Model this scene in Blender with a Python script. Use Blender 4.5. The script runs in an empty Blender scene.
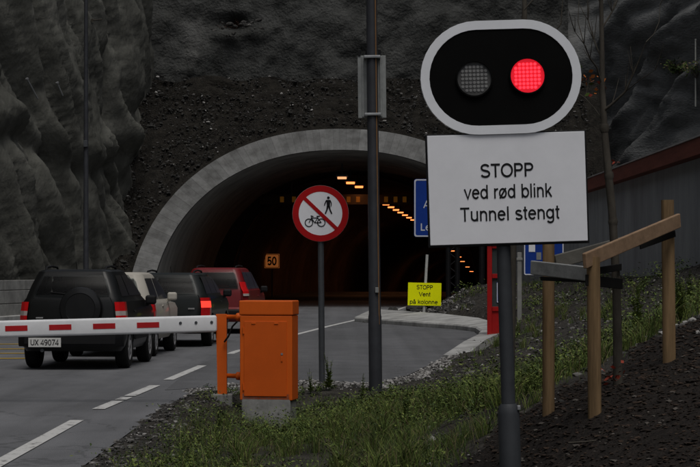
import bpy, bmesh, math, random
import numpy as np
from mathutils import Vector, Matrix, noise

random.seed(7)
rng = np.random.default_rng(7)
SC = bpy.context.scene
COL = SC.collection

# ------------------------------------------------------------------ camera
F, CX, HY, EYE = 2000.0, 350.0, 268.0, 1.65      # focal length in photo pixels, centre column, horizon row, eye height
cam_data = bpy.data.cameras.new('camera')
cam = bpy.data.objects.new('camera', cam_data)
COL.objects.link(cam)
cam_data.sensor_width = 36.0
cam_data.lens = F / 700.0 * 36.0
cam_data.shift_y = (HY - 233.5) / 700.0
cam_data.clip_start = 0.1
cam_data.clip_end = 2000.0
cam.location = (0, 0, EYE)
cam.rotation_euler = (math.radians(90), 0, 0)
cam_data.dof.use_dof = False
SC.camera = cam

# ------------------------------------------------------------------ sky, sun, exposure
SUN_EL, SUN_AZ = math.radians(63), math.radians(165)   # azimuth clockwise from +Y
world = bpy.data.worlds.new('World')
SC.world = world
world.use_nodes = True
wn = world.node_tree
wn.nodes.clear()
sky = wn.nodes.new('ShaderNodeTexSky')
sky.sky_type = 'NISHITA'
sky.sun_disc = False
sky.sun_elevation = SUN_EL
sky.sun_rotation = SUN_AZ
sky.air_density = 1.0
sky.dust_density = 3.0
hs = wn.nodes.new('ShaderNodeHueSaturation')
hs.inputs['Saturation'].default_value = 0.35
bg = wn.nodes.new('ShaderNodeBackground')
bg.inputs['Strength'].default_value = 0.085
wo = wn.nodes.new('ShaderNodeOutputWorld')
wn.links.new(sky.outputs[0], hs.inputs['Color'])
wn.links.new(hs.outputs[0], bg.inputs['Color'])
wn.links.new(bg.outputs[0], wo.inputs['Surface'])

sd = bpy.data.lights.new('sun', 'SUN')
sd.energy = 1.2
sd.angle = math.radians(30)
sd.color = (1.0, 0.96, 0.9)
sun = bpy.data.objects.new('sun', sd)
COL.objects.link(sun)
sun.location = (0, 0, 40)
sdir = Vector((math.sin(SUN_AZ) * math.cos(SUN_EL), math.cos(SUN_AZ) * math.cos(SUN_EL), math.sin(SUN_EL)))
sun.rotation_euler = sdir.to_track_quat('Z', 'Y').to_euler()

SC.view_settings.view_transform = 'Standard'
SC.view_settings.look = 'None'
SC.view_settings.gamma = 1.0
SC.view_settings.use_curve_mapping = False
SC.view_settings.exposure = -0.18
SC.render.engine = 'CYCLES'
SC.cycles.max_bounces = 6
SC.cycles.caustics_reflective = False
SC.cycles.caustics_refractive = False


# ------------------------------------------------------------------ helpers
def at(x, y, d):
    """photo pixel and real distance -> point in the place"""
    return Vector(((x - CX) * d / F, d, EYE + (HY - y) * d / F))


MATS = {}


def mat(name, col, rough=0.8, var=0.0, scale=4.0, bump=0.0, bscale=None, metal=0.0, emit=None, estr=0.0,
        col2=None, stretch=(1, 1, 1), coat=0.0, spec=0.2, detail=6.0, dist=0.02):
    m = bpy.data.materials.new(name)
    m.use_nodes = True
    nt = m.node_tree
    b = nt.nodes['Principled BSDF']
    b.inputs['Roughness'].default_value = rough
    b.inputs['Metallic'].default_value = metal
    b.inputs['Specular IOR Level'].default_value = spec
    if coat:
        b.inputs['Coat Weight'].default_value = coat
        b.inputs['Coat Roughness'].default_value = 0.06
    c = (*col, 1)
    b.inputs['Base Color'].default_value = c
    if var or col2 or bump:
        tc = nt.nodes.new('ShaderNodeTexCoord')
        mp = nt.nodes.new('ShaderNodeMapping')
        mp.inputs['Scale'].default_value = stretch
        nt.links.new(tc.outputs['Object'], mp.inputs['Vector'])
    if var or col2:
        n = nt.nodes.new('ShaderNodeTexNoise')
        n.inputs['Scale'].default_value = scale
        n.inputs['Detail'].default_value = detail
        n.inputs['Roughness'].default_value = 0.70
        nt.links.new(mp.outputs[0], n.inputs['Vector'])
        r = nt.nodes.new('ShaderNodeValToRGB')
        lo = tuple(v * (1 - var) for v in col)
        hi = col2 if col2 else tuple(min(1, v * (1 + var)) for v in col)
        r.color_ramp.elements[0].position = 0.32
        r.color_ramp.elements[1].position = 0.68
        r.color_ramp.elements[0].color = (*lo, 1)
        r.color_ramp.elements[1].color = (*hi, 1)
        nt.links.new(n.outputs['Fac'], r.inputs['Fac'])
        nt.links.new(r.outputs['Color'], b.inputs['Base Color'])
    if bump:
        n2 = nt.nodes.new('ShaderNodeTexNoise')
        n2.inputs['Scale'].default_value = bscale or scale * 4
        n2.inputs['Detail'].default_value = 8
        nt.links.new(mp.outputs[0], n2.inputs['Vector'])
        bp = nt.nodes.new('ShaderNodeBump')
        bp.inputs['Strength'].default_value = bump
        bp.inputs['Distance'].default_value = dist
        nt.links.new(n2.outputs['Fac'], bp.inputs['Height'])
        nt.links.new(bp.outputs[0], b.inputs['Normal'])
    if emit:
        b.inputs['Emission Color'].default_value = (*emit, 1)
        b.inputs['Emission Strength'].default_value = estr
    MATS[name] = m
    return m


def nodes_of(m):
    return m.node_tree, m.node_tree.nodes['Principled BSDF']


def tag(o, label=None, cat=None, group=None, kind=None):
    if label: o['label'] = label
    if cat: o['category'] = cat
    if group: o['group'] = group
    if kind: o['kind'] = kind
    return o


def empty(name, loc=(0, 0, 0), rot=(0, 0, 0), label=None, cat=None, group=None):
    o = bpy.data.objects.new(name, None)
    COL.objects.link(o)
    o.location = loc
    o.rotation_euler = rot
    o.empty_display_size = 0.3
    tag(o, label, cat, group)
    return o


def _arc(cx, cz, rx, rz, a0, a1, n=14):
    return [(cx + rx * math.cos(math.radians(a0 + (a1 - a0) * k / n)), cz + rz * math.sin(math.radians(a0 + (a1 - a0) * k / n))) for k in range(n + 1)]


def _oval(cx, cz, rx, rz, n=28):
    return (_arc(cx, cz, rx, rz, 0, 360 - 360 / n, n - 1), True)


def _o(*p): return (list(p), False)


GLYPH = {
    'S': ([(_arc(.32, .525, .22, .153, 18, 270) + _arc(.32, .2, .245, .160, 88, -160), False)], .64),
    'T': ([_o((.02, .676), (.57, .676)), _o((.295, .676), (.295, 0))], .60),
    'O': ([_oval(.38, .36, .31, .325)], .76),
    'P': ([_o((.11, 0), (.11, .676), (.33, .676), *_arc(.35, .51, .18, .166, 90, -90), (.11, .344))], .62),
    'v': ([_o((.03, .53), (.235, .03), (.44, .53))], .48),
    'V': ([_o((.03, .72), (.31, .04), (.59, .72))], .62),
    'e': ([(([(.08, .285), (.46, .285)] + _arc(.27, .265, .195, .222, 6, 322, 24)), False)], .54),
    'd': ([_oval(.26, .265, .19, .222), _o((.46, 0), (.46, .72))], .56),
    'b': ([_oval(.30, .265, .19, .222), _o((.10, 0), (.10, .72))], .56),
    'p': ([_oval(.30, .265, .19, .222), _o((.10, -.2), (.10, .53))], .56),
    'r': ([_o((.10, 0), (.10, .53)), _o(*_arc(.28, .31, .17, .175, 175, 78))], .345),
    'o': ([_oval(.27, .265, .205, .222)], .55),
    '\u00f8': ([_oval(.27, .265, .205, .222), _o((.07, .0), (.47, .53))], .56),
    'l': ([_o((.11, 0), (.11, .72))], .22),
    'i': ([_o((.11, 0), (.11, .53)), _o((.11, .63), (.11, .72))], .22),
    'n': ([_o((.10, 0), (.10, .53)), _o(*_arc(.27, .32, .165, .168, 170, 0), (.435, 0))], .54),
    'k': ([_o((.10, 0), (.10, .72)), _o((.42, .53), (.11, .2)), _o((.22, .31), (.44, 0))], .49),
    'u': ([_o((.10, .53), *_arc(.27, .205, .17, .162, 180, 350)), _o((.44, .53), (.44, 0))], .55),
    's': ([(_arc(.24, .387, .155, .1, 22, 270) + _arc(.24, .15, .18, .108, 88, -160), False)], .49),
    't': ([_o((.14, .68), (.14, .13), *_arc(.215, .12, .075, .078, 180, 290, 6)), _o((.02, .49), (.27, .49))], .29),
    'g': ([_oval(.26, .275, .19, .212), _o((.455, .53), (.455, .0), *_arc(.27, -.02, .185, .15, -5, -155))], .56),
    'A': ([_o((.03, 0), (.31, .70), (.59, 0)), _o((.12, .235), (.50, .235))], .62),
    'L': ([_o((.10, .72), (.10, .044), (.46, .044))], .50),
    'U': ([_o((.10, .72), *_arc(.34, .265, .24, .222, 180, 360), (.58, .72))], .68),
    'X': ([_o((.04, .0), (.54, .72)), _o((.04, .72), (.54, 0))], .58),
    'a': ([_oval(.235, .15, .17, .112), _o(*_arc(.25, .355, .185, .132, 160, 0), (.435, 0))], .53),
    '\u00e5': ([_oval(.235, .15, .17, .112), _o(*_arc(.25, .355, .185, .132, 160, 0), (.435, 0)), _oval(.25, .665, .06, .06, 12)], .53),
    '0': ([_oval(.28, .36, .20, .322)], .56),
    '4': ([_o((.40, 0), (.40, .69), (.05, .19), (.53, .19))], .56),
    '5': ([_o((.46, .676), (.15, .676), (.105, .35), *_arc(.27, .235, .2, .192, 140, -150))], .56),
    '7': ([_o((.05, .676), (.49, .676), (.2, 0))], .56),
    '9': ([_oval(.27, .49, .19, .19), _o(*_arc(.23, .42, .235, .38, 12, -115))], .56),
}


class MB:
    """collects shapes, links them as ONE mesh object"""

    def __init__(self):
        self.v, self.f, self.m, self.s = [], [], [], []

    def add(self, verts, faces, mi=0, smooth=False, M=None):
        b = len(self.v)
        for p in verts:
            p = Vector(p)
            if M is not None: p = M @ p
            self.v.append(tuple(p))
        for f in faces:
            self.f.append(tuple(i + b for i in f))
            self.m.append(mi)
            self.s.append(smooth)
        return self

    def bm(self, bm, mi=0, smooth=False, M=None):
        bm.verts.index_update()
        self.add([v.co.copy() for v in bm.verts], [[v.index for v in f.verts] for f in bm.faces], mi, smooth, M)
        bm.free()
        return self

    def box(self, c, s, mi=0, bev=0.0, M=None, rot=None, seg=2):
        bm = bmesh.new()
        bmesh.ops.create_cube(bm, size=1.0)
        for v in bm.verts:
            v.co = Vector((v.co.x * s[0], v.co.y * s[1], v.co.z * s[2]))
        if bev:
            bmesh.ops.bevel(bm, geom=bm.edges[:] + bm.verts[:], offset=bev, segments=seg, affect='EDGES', profile=0.5)
        T = Matrix.Translation(Vector(c))
        if rot is not None: T = T @ rot
        if M is not None: T = M @ T
        return self.bm(bm, mi, False, T)

    def tube(self, pts, radii, seg=12, mi=0, cap=True, smooth=True, M=None):
        pts = [Vector(p) for p in pts]
        if not hasattr(radii, '__len__'): radii = [radii] * len(pts)
        vs, fs = [], []
        prev = None
        for i, p in enumerate(pts):
            a = pts[max(i - 1, 0)]
            b = pts[min(i + 1, len(pts) - 1)]
            t = (b - a).normalized()
            if prev is None:
                ref = Vector((1, 0, 0)) if abs(t.x) < 0.8 else Vector((0, 1, 0))
                n = (ref - t * ref.dot(t)).normalized()
            else:
                n = (prev - t * prev.dot(t)).normalized()
            prev = n
            bt = t.cross(n)
            for k in range(seg):
                an = 2 * math.pi * k / seg
                vs.append(p + (n * math.cos(an) + bt * math.sin(an)) * radii[i])
        for i in range(len(pts) - 1):
            for k in range(seg):
                k2 = (k + 1) % seg
                fs.append((i * seg + k, i * seg + k2, (i + 1) * seg + k2, (i + 1) * seg + k))
        self.add(vs, fs, mi, smooth, M)
        if cap:
            self.add(vs[:seg], [tuple(range(seg))[::-1]], mi, False, M)
            self.add(vs[-seg:], [tuple(range(seg))], mi, False, M)
        return self

    def prism(self, poly, y0, y1, mi=0, M=None, back=True):
        """poly: (x,z) outline; extruded from y0 (front, towards -Y) to y1"""
        n = len(poly)
        area = sum(poly[i][0] * poly[(i + 1) % n][1] - poly[(i + 1) % n][0] * poly[i][1] for i in range(n))
        if area < 0: poly = poly[::-1]
        vs = [(x, y0, z) for x, z in poly] + [(x, y1, z) for x, z in poly]
        fs = [tuple(range(n))]
        if back: fs.append(tuple(range(2 * n - 1, n - 1, -1)))
        for i in range(n):
            j = (i + 1) % n
            fs.append((j, i, n + i, n + j))
        return self.add(vs, fs, mi, False, M)

    def ring(self, outer, inner, y0, y1, mi=0, M=None):
        n = len(outer)
        vs = [(x, y0, z) for x, z in outer] + [(x, y0, z) for x, z in inner] + \
             [(x, y1, z) for x, z in outer] + [(x, y1, z) for x, z in inner]
        fs = []
        for i in range(n):
            j = (i + 1) % n
            fs += [(i, j, n + j, n + i), (j, i, 2 * n + i, 2 * n + j), (n + i, n + j, 3 * n + j, 3 * n + i),
                   (2 * n + j, 2 * n + i, 3 * n + i, 3 * n + j)]
        return self.add(vs, fs, mi, False, M)

    def lathe(self, prof, seg=24, mi=0, M=None, smooth=True):
        """prof: (radius, along) revolved about local X"""
        vs, fs = [], []
        for r, a in prof:
            for k in range(seg):
                an = 2 * math.pi * k / seg
                vs.append((a, r * math.cos(an), r * math.sin(an)))
        for i in range(len(prof) - 1):
            for k in range(seg):
                k2 = (k + 1) % seg
                fs.append((i * seg + k, i * seg + k2, (i + 1) * seg + k2, (i + 1) * seg + k))
        return self.add(vs, fs, mi, smooth, M)

    def text(self, t, cx, cz, y, width=None, cap=None, mi=1, M=None, left=None, thick=0.0):
        """lettering drawn as pen strokes, CAP high, squeezed to WIDTH when given"""
        strokes, x = [], 0.0
        for ch in t:
            st, adv = GLYPH.get(ch, ([], .3))
            strokes += [([(px + x, pz) for px, pz in pts], cl) for pts, cl in st]
            x += adv
        w = .047 + thick
        quads, lo, hi = [], 1e9, -1e9
        for pts, cl in strokes:
            n = len(pts)
            L, R = [], []
            for i in range(n):
                p = Vector((*pts[i], 0))
                a = Vector((*pts[(i - 1) % n if cl else max(i - 1, 0)], 0)); b = Vector((*pts[(i + 1) % n if cl else min(i + 1, n - 1)], 0))
                u = (p - a).normalized() if (p - a).length > 1e-6 else (b - p).normalized()
                v = (b - p).normalized() if (b - p).length > 1e-6 else u
                tt = (u + v)
                tt = tt.normalized() if tt.length > 1e-4 else u
                k = min(1.9, 1 / max(.3, tt.dot(u)))
                nn = Vector((-tt.y, tt.x, 0)) * w * k
                L.append(p + nn); R.append(p - nn)
            for i in range(n if cl else n - 1):
                j = (i + 1) % n
                quads.append((R[i], R[j], L[j], L[i]))
            lo = min(lo, min(q.x for q in L + R)); hi = max(hi, max(q.x for q in L + R))
        sz = cap / .72
        sx = width / (hi - lo) if width else sz
        ox = left - lo * sx if left is not None else cx - (lo + hi) / 2 * sx
        for i, q in enumerate(quads):
            self.add([(p.x * sx + ox, y - .00001 * (i % 40), p.y * sz + cz - cap / 2) for p in q], [(0, 1, 2, 3)], mi, False, M)
        return self

    def build(self, name, mats, parent=None, label=None, cat=None, group=None, kind=None, sharp=None, loc=None):
        me = bpy.data.meshes.new(name)
        me.from_pydata(self.v, [], self.f)
        if not isinstance(mats, (list, tuple)): mats = [mats]
        for m in mats: me.materials.append(m)
        me.polygons.foreach_set('material_index', self.m)
        me.polygons.foreach_set('use_smooth', self.s)
        me.update()
        if sharp is not None:
            me.polygons.foreach_set('use_smooth', [True] * len(self.f))
            me.set_sharp_from_angle(angle=math.radians(sharp))
        o = bpy.data.objects.new(name, me)
        COL.objects.link(o)
        if parent is not None: o.parent = parent
        if loc is not None: o.location = loc
        tag(o, label, cat, group, kind)
        return o


def np_mesh(name, verts, tris, mats, mi=None, smooth=False):
    me = bpy.data.meshes.new(name)
    nv, nt_ = len(verts), len(tris)
    me.vertices.add(nv)
    me.vertices.foreach_set('co', np.asarray(verts, dtype=np.float32).ravel())
    k = tris.shape[1]
    me.loops.add(nt_ * k)
    me.loops.foreach_set('vertex_index', np.asarray(tris, dtype=np.int32).ravel())
    me.polygons.add(nt_)
    me.polygons.foreach_set('loop_start', np.arange(0, nt_ * k, k, dtype=np.int32))
    for m in mats: me.materials.append(m)
    if mi is not None: me.polygons.foreach_set('material_index', np.asarray(mi, dtype=np.int32))
    me.polygons.foreach_set('use_smooth', np.full(nt_, smooth))
    me.update(calc_edges=True)
    me.validate()
    o = bpy.data.objects.new(name, me)
    COL.objects.link(o)
    return o


def grid_mesh(name, V, mats, smooth=True, fm=None, flip=False):
    """V: array (r, c, 3)"""
    r, c = V.shape[:2]
    i = np.arange((r - 1))[:, None] * c + np.arange(c - 1)[None, :]
    q = np.stack([i, i + 1, i + c + 1, i + c], -1).reshape(-1, 4)
    if flip: q = q[:, ::-1]
    return np_mesh(name, V.reshape(-1, 3), q, mats, fm, smooth)


# ------------------------------------------------------------------ materials
asphalt = mat('asphalt', (0.135, 0.138, 0.146), 0.88, 0.16, 1.1, 0.5, 60, stretch=(1, .35, 1), dist=0.006)


def road_wear(m):
    """wheel tracks, repairs and aggregate on top of the cloudy asphalt"""
    nt, b = nodes_of(m)
    src = b.inputs['Base Color'].links[0].from_socket
    tc = nt.nodes.new('ShaderNodeTexCoord')
    prev = src
    for (sc, st, lo, hi, p0, p1) in ((90.0, (1, 1, 1), .72, 1.3, .35, .65), (1.0, (2.2, .035, 1), .90, 1.10, .35, .65), (.35, (1, .5, 1), .92, 1.08, .4, .6)):
        mp = nt.nodes.new('ShaderNodeMapping'); mp.inputs['Scale'].default_value = st
        nt.links.new(tc.outputs['Object'], mp.inputs['Vector'])
        n = nt.nodes.new('ShaderNodeTexNoise'); n.inputs['Scale'].default_value = sc; n.inputs['Detail'].default_value = 4
        nt.links.new(mp.outputs[0], n.inputs['Vector'])
        r = nt.nodes.new('ShaderNodeMapRange')
        for k, v in (('From Min', p0), ('From Max', p1), ('To Min', lo), ('To Max', hi)): r.inputs[k].default_value = v
        nt.links.new(n.outputs['Fac'], r.inputs['Value'])
        v = nt.nodes.new('ShaderNodeVectorMath'); v.operation = 'SCALE'
        nt.links.new(prev, v.inputs[0]); nt.links.new(r.outputs[0], v.inputs['Scale'])
        prev = v.outputs[0]
    # cracks
    w = nt.nodes.new('ShaderNodeTexVoronoi'); w.feature = 'DISTANCE_TO_EDGE'; w.inputs['Scale'].default_value = .22
    n = nt.nodes.new('ShaderNodeTexNoise'); n.inputs['Scale'].default_value = 1.1; n.inputs['Detail'].default_value = 6
    nt.links.new(tc.outputs['Object'], n.inputs['Vector'])
    mx = nt.nodes.new('ShaderNodeVectorMath'); mx.operation = 'MULTIPLY_ADD'; mx.inputs[1].default_value = (2.2, 2.2, 0)
    nt.links.new(n.outputs['Color'], mx.inputs[0]); nt.links.new(tc.outputs['Object'], mx.inputs[2]); nt.links.new(mx.outputs[0], w.inputs['Vector'])
    lt = nt.nodes.new('ShaderNodeMapRange'); lt.inputs['From Min'].default_value = .002; lt.inputs['From Max'].default_value = .006; lt.inputs['To Min'].default_value = .72
    nt.links.new(w.outputs['Distance'], lt.inputs['Value'])
    v = nt.nodes.new('ShaderNodeVectorMath'); v.operation = 'SCALE'
    nt.links.new(prev, v.inputs[0]); nt.links.new(lt.outputs[0], v.inputs['Scale'])
    nt.links.new(v.outputs[0], b.inputs['Base Color'])


road_wear(asphalt)
asphalt_dark = mat('dark_asphalt', (0.114, 0.116, 0.122), 0.9, 0.15, 1.4, 0.5, 60, dist=0.006)
road_wear(asphalt_dark)
line_white = mat('white_road_paint', (0.46, 0.46, 0.45), 0.8, 0.72, 7.0, col2=(0.55, 0.55, 0.54), detail=10)
for _e, _p in zip(line_white.node_tree.nodes['Color Ramp'].color_ramp.elements, (.36, .46)): _e.position = _p
line_yellow = mat('yellow_road_paint', (0.42, 0.28, 0.06), 0.7, 0.3, 6.0)
dirt = mat('stony_soil', (0.026, 0.023, 0.019), 0.95, 0.5, 5.0, 1.0, 22, col2=(0.07, 0.064, 0.056), dist=0.05)
mulch_m = mat('dark_mulch_soil', (0.012, 0.009, 0.0075), 0.95, 0.4, 9.0, 1.0, 30, col2=(0.028, 0.022, 0.018), dist=0.05)
shot = mat('sprayed_concrete', (0.082, 0.083, 0.072), 0.9, 0.3, 0.8, 0.6, 7.0, col2=(0.148, 0.148, 0.131), dist=0.09, stretch=(1, 1, .45), detail=9)
head_m = mat('grey_sprayed_concrete', (0.040, 0.0415, 0.040), 0.9, 0.4, 0.75, 0.9, 9.0, col2=(0.082, 0.084, 0.081), dist=0.10, detail=10)
rock_m = mat('grey_ledged_rock', (0.11, 0.114, 0.114), 0.9, 0.3, 0.6, 0.45, 7.0, col2=(0.18, 0.184, 0.183), stretch=(1, 1, 2.2), dist=0.12)
talus_m = mat('dark_fill', (0.013, 0.0115, 0.0095), 0.95, 0.5, 3.0, 1.0, 14.0, col2=(0.029, 0.026, 0.0215), dist=0.12)
st_dark = mat('dark_stone', (0.045, 0.044, 0.042), 0.9, 0.4, 3.0)
st_mid = mat('grey_stone', (0.13, 0.125, 0.12), 0.85, 0.4, 3.0)
st_pale = mat('pale_stone', (0.32, 0.31, 0.3), 0.85, 0.3, 3.0)
conc = mat('portal_concrete', (0.135, 0.135, 0.132), 0.8, 0.3, 1.6, 0.4, 7, col2=(0.20, 0.203, 0.202), dist=0.03)
conc_in = mat('lining_concrete', (0.30, 0.305, 0.285), 0.85, 0.35, 0.5, 0.3, 3, col2=(0.46, 0.46, 0.43), stretch=(1, 1, .3), dist=0.04)
conc_kerb = mat('kerb_concrete', (0.36, 0.36, 0.35), 0.85, 0.4, 1.6, 0.3, 16, dist=0.01)
conc_block = mat('weathered_concrete', (0.23, 0.23, 0.22), 0.85, 0.3, 1.3, 0.3, 9, col2=(0.33, 0.33, 0.315), dist=0.02)
bore_m = mat('bore_lining', (0.17, 0.105, 0.08), 0.8, 0.4, 0.5, 0.4, 2.0, dist=0.1)
bulk_m = mat('bore_front_wall', (0.06, 0.045, 0.036), 0.85, 0.35, 1.0)
steel = mat('galvanised_steel', (0.30, 0.31, 0.32), 0.45, 0.2, 6.0, metal=0.6)
steel_dk = mat('dark_steel', (0.075, 0.08, 0.088), 0.5, 0.2, 4.0, metal=0.3)
pole_dk = mat('dark_pole_paint', (0.036, 0.038, 0.044), 0.45, 0.2, 5.0)
pole_gr = mat('grey_pole_paint', (0.040, 0.044, 0.050), 0.6, 0.2, 5.0, spec=.3)
alu = mat('bare_aluminium', (0.27, 0.28, 0.275), 0.5, 0.18, 8.0, metal=0.4)
white_sign = mat('white_sign_sheet', (0.78, 0.79, 0.83), 0.5, 0.05, 2.6)
sign_edge = mat('sign_grey_edge', (0.76, 0.78, 0.82), 0.5, 0.06, 3.0)
black_p = mat('black_paint', (0.008, 0.008, 0.009), 0.45, 0.2, 5.0)
black_matt = mat('matt_black', (0.003, 0.003, 0.003), 0.8, 0.2, 5.0, spec=0.08)
red_sign = mat('red_sign_sheet', (0.37, 0.005, 0.007), 0.6, 0.08, 3.0, spec=.15)
blue_sign = mat('blue_sign_sheet', (0.008, 0.04, 0.26), 0.6, 0.08, 3.0, spec=.15)
yellow_sign = mat('fluorescent_yellow_sheet', (0.92, 0.99, 0.003), 0.6, 0.05, 3.0, spec=.1)
orange = mat('orange_paint', (0.64, 0.110, 0.010), 0.5, 0.07, 2.2, 0.05, 30, dist=0.002)
orange_d = mat('orange_door_paint', (0.60, 0.100, 0.010), 0.5, 0.08, 2.0, 0.05, 30, dist=0.002)
boom_w = mat('white_boom_paint', (0.74, 0.75, 0.77), 0.45, 0.08, 3.0)
boom_r = mat('red_reflector', (0.42, 0.015, 0.018), 0.35, 0.1, 6.0)
rubber = mat('black_rubber', (0.010, 0.010, 0.010), 0.8, 0.3, 9.0)
wood_post = mat('stake_wood', (0.19, 0.124, 0.064), 0.85, 0.5, 14.0, 0.5, 40, stretch=(1, 1, .08), dist=0.01)
wood_rail = mat('new_rail_wood', (0.27, 0.178, 0.112), 0.85, 0.2, 9.0, 0.3, 18, stretch=(.1, 1, 1), dist=0.01)
wood_grey = mat('weathered_rail_wood', (0.30, 0.31, 0.31), 0.85, 0.25, 7.0, 0.3, 18, stretch=(.1, 1, 1), dist=0.01)
bark = mat('sapling_bark', (0.055, 0.049, 0.040), 0.9, 0.4, 12.0, 0.6, 40, stretch=(1, 1, .3), dist=0.01)
leaf_or = mat('orange_leaf', (0.36, 0.11, 0.025), 0.7, 0.4, 9.0)
leaf_rd = mat('red_leaf', (0.28, 0.05, 0.03), 0.7, 0.4, 9.0)
g1 = mat('grass_green', (0.076, 0.114, 0.025), 0.7, 0.35, 3.0)
g2 = mat('grass_dark', (0.040, 0.063, 0.018), 0.7, 0.35, 3.0)
g3 = mat('grass_light', (0.14, 0.178, 0.04), 0.7, 0.3, 3.0)
g4 = mat('grass_dry', (0.15, 0.125, 0.065), 0.8, 0.3, 3.0)
red_booth = mat('booth_red_paint', (0.36, 0.008, 0.008), 0.5, 0.12, 3.0, spec=.2)
fascia = mat('red_brown_fascia', (0.17, 0.05, 0.034), 0.7, 0.3, 2.0, 0.2, 9, stretch=(1, .2, 3), dist=0.01)
flash = mat('fascia_flashing', (0.36, 0.35, 0.34), 0.5, 0.2, 3.0, metal=0.3)
glass = bpy.data.materials.new('tinted_car_glass')
glass.use_nodes = True
_nt = glass.node_tree; _nt.nodes.clear()
_go = _nt.nodes.new('ShaderNodeOutputMaterial'); _gm = _nt.nodes.new('ShaderNodeMixShader'); _gt = _nt.nodes.new('ShaderNodeBsdfTransparent')
_gg = _nt.nodes.new('ShaderNodeBsdfGlossy'); _gl = _nt.nodes.new('ShaderNodeFresnel')
_gt.inputs['Color'].default_value = (.42, .46, .46, 1); _gg.inputs['Roughness'].default_value = .32; _gl.inputs['IOR'].default_value = 1.25
_nt.links.new(_gl.outputs[0], _gm.inputs[0]); _nt.links.new(_gt.outputs[0], _gm.inputs[1]); _nt.links.new(_gg.outputs[0], _gm.inputs[2]); _nt.links.new(_gm.outputs[0], _go.inputs[0])
seat_m = mat('dark_seat_cloth', (0.03, 0.03, 0.032), .9, .2, 6)
booth_glass = mat('booth_glass', (0.05, 0.06, 0.06), 0.08, 0.15, 3.0)
chrome = mat('bright_trim', (0.45, 0.45, 0.45), 0.25, 0.1, 8.0, metal=0.8)
plate_w = mat('number_plate_white', (0.62, 0.62, 0.6), 0.5, 0.08, 9.0)
lamp_red = mat('tail_lamp_red', (0.55, 0.010, 0.012), 0.25, 0.12, 9.0, coat=0.15)
lamp_lit = mat('tail_lamp_lit', (0.5, 0.02, 0.02), 0.2, emit=(1.0, 0.05, 0.03), estr=1.5)
lamp_clear = mat('tail_lamp_clear', (0.42, 0.36, 0.34), 0.15, 0.1, 9.0, coat=0.5)
lamp_amber = mat('amber_indicator', (0.55, 0.16, 0.03), 0.2, 0.1, 9.0, coat=0.5)
rim_m = mat('alloy_rim', (0.34, 0.34, 0.35), 0.4, 0.12, 9.0, metal=0.2)
trim_m = mat('black_plastic_trim', (0.008, 0.008, 0.009), 0.65, 0.2, 9.0, spec=.25)
paint_black = mat('black_car_paint', (0.005, 0.0055, 0.0055), 0.4, 0.15, 2.0, coat=0.12, spec=.25)
paint_beige = mat('beige_car_paint', (0.44, 0.415, 0.365), 0.5, 0.06, 2.0, coat=0.1)
paint_green = mat('dark_green_car_paint', (0.010, 0.0125, 0.012), 0.4, 0.15, 2.0, coat=0.12, spec=.25)
paint_red = mat('dark_red_car_paint', (0.15, 0.006, 0.008), 0.4, 0.12, 2.0, coat=0.15, spec=.3)
tun_lamp = mat('sodium_lamp_glow', (0.6, 0.3, 0.1), 0.5, emit=(1.0, 0.24, 0.06), estr=2.8)
tun_lamp_w = mat('warm_lamp_glow', (0.6, 0.4, 0.2), 0.5, emit=(1.0, 0.45, 0.2), estr=1.3)
fifty_glow = mat('lit_amber_panel', (0.25, 0.12, 0.03), 0.5, emit=(1.0, 0.30, 0.07), estr=0.17)
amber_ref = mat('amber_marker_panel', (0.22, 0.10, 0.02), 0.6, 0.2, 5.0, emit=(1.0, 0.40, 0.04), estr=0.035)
led_red = mat('red_led_glow', (0.5, 0.02, 0.03), 0.4, emit=(1.0, 0.028, 0.048), estr=2.0)
led_gap = mat('red_lamp_back', (0.4, 0.01, 0.02), 0.4, emit=(1.0, 0.012, 0.03), estr=0.62)
led_off = mat('unlit_led_lens', (0.20, 0.20, 0.20), 0.5, 0.2, 20)
led_off_b = mat('unlit_lamp_back', (0.07, 0.07, 0.07), 0.6, 0.2, 20)

# pale lime stain on the head wall, a mark with its own outline
_nt, _b = nodes_of(head_m)
_g = _nt.nodes.new('ShaderNodeNewGeometry')
_v = _nt.nodes.new('ShaderNodeVectorMath'); _v.operation = 'SUBTRACT'; _v.inputs[1].default_value = (-6.9, 86, 11.6)
_nt.links.new(_g.outputs['Position'], _v.inputs[0])
_s = _nt.nodes.new('ShaderNodeVectorMath'); _s.operation = 'MULTIPLY'; _s.inputs[1].default_value = (.9, 0, .55)
_nt.links.new(_v.outputs[0], _s.inputs[0])
_n = _nt.nodes.new('ShaderNodeTexNoise'); _n.inputs['Scale'].default_value = 1.3; _n.inputs['Detail'].default_value = 7
_nt.links.new(_g.outputs['Position'], _n.inputs['Vector'])
_l = _nt.nodes.new('ShaderNodeVectorMath'); _l.operation = 'LENGTH'; _nt.links.new(_s.outputs[0], _l.inputs[0])
_a = _nt.nodes.new('ShaderNodeMath'); _a.operation = 'MULTIPLY_ADD'; _a.inputs[1].default_value = 1.6
_nt.links.new(_n.outputs['Fac'], _a.inputs[0]); _nt.links.new(_l.outputs['Value'], _a.inputs[2])
_r = _nt.nodes.new('ShaderNodeMapRange'); _r.inputs['From Min'].default_value = 1.5; _r.inputs['From Max'].default_value = .7; _r.inputs['To Max'].default_value = .7
_nt.links.new(_a.outputs[0], _r.inputs['Value'])
_mx = _nt.nodes.new('ShaderNodeMix'); _mx.data_type = 'RGBA'
_old = _b.inputs['Base Color'].links[0].from_socket
_nt.links.new(_old, _mx.inputs[6]); _mx.inputs[7].default_value = (.17, .17, .165, 1); _nt.links.new(_r.outputs[0], _mx.inputs[0]); _nt.links.new(_mx.outputs[2], _b.inputs['Base Color'])

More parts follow.
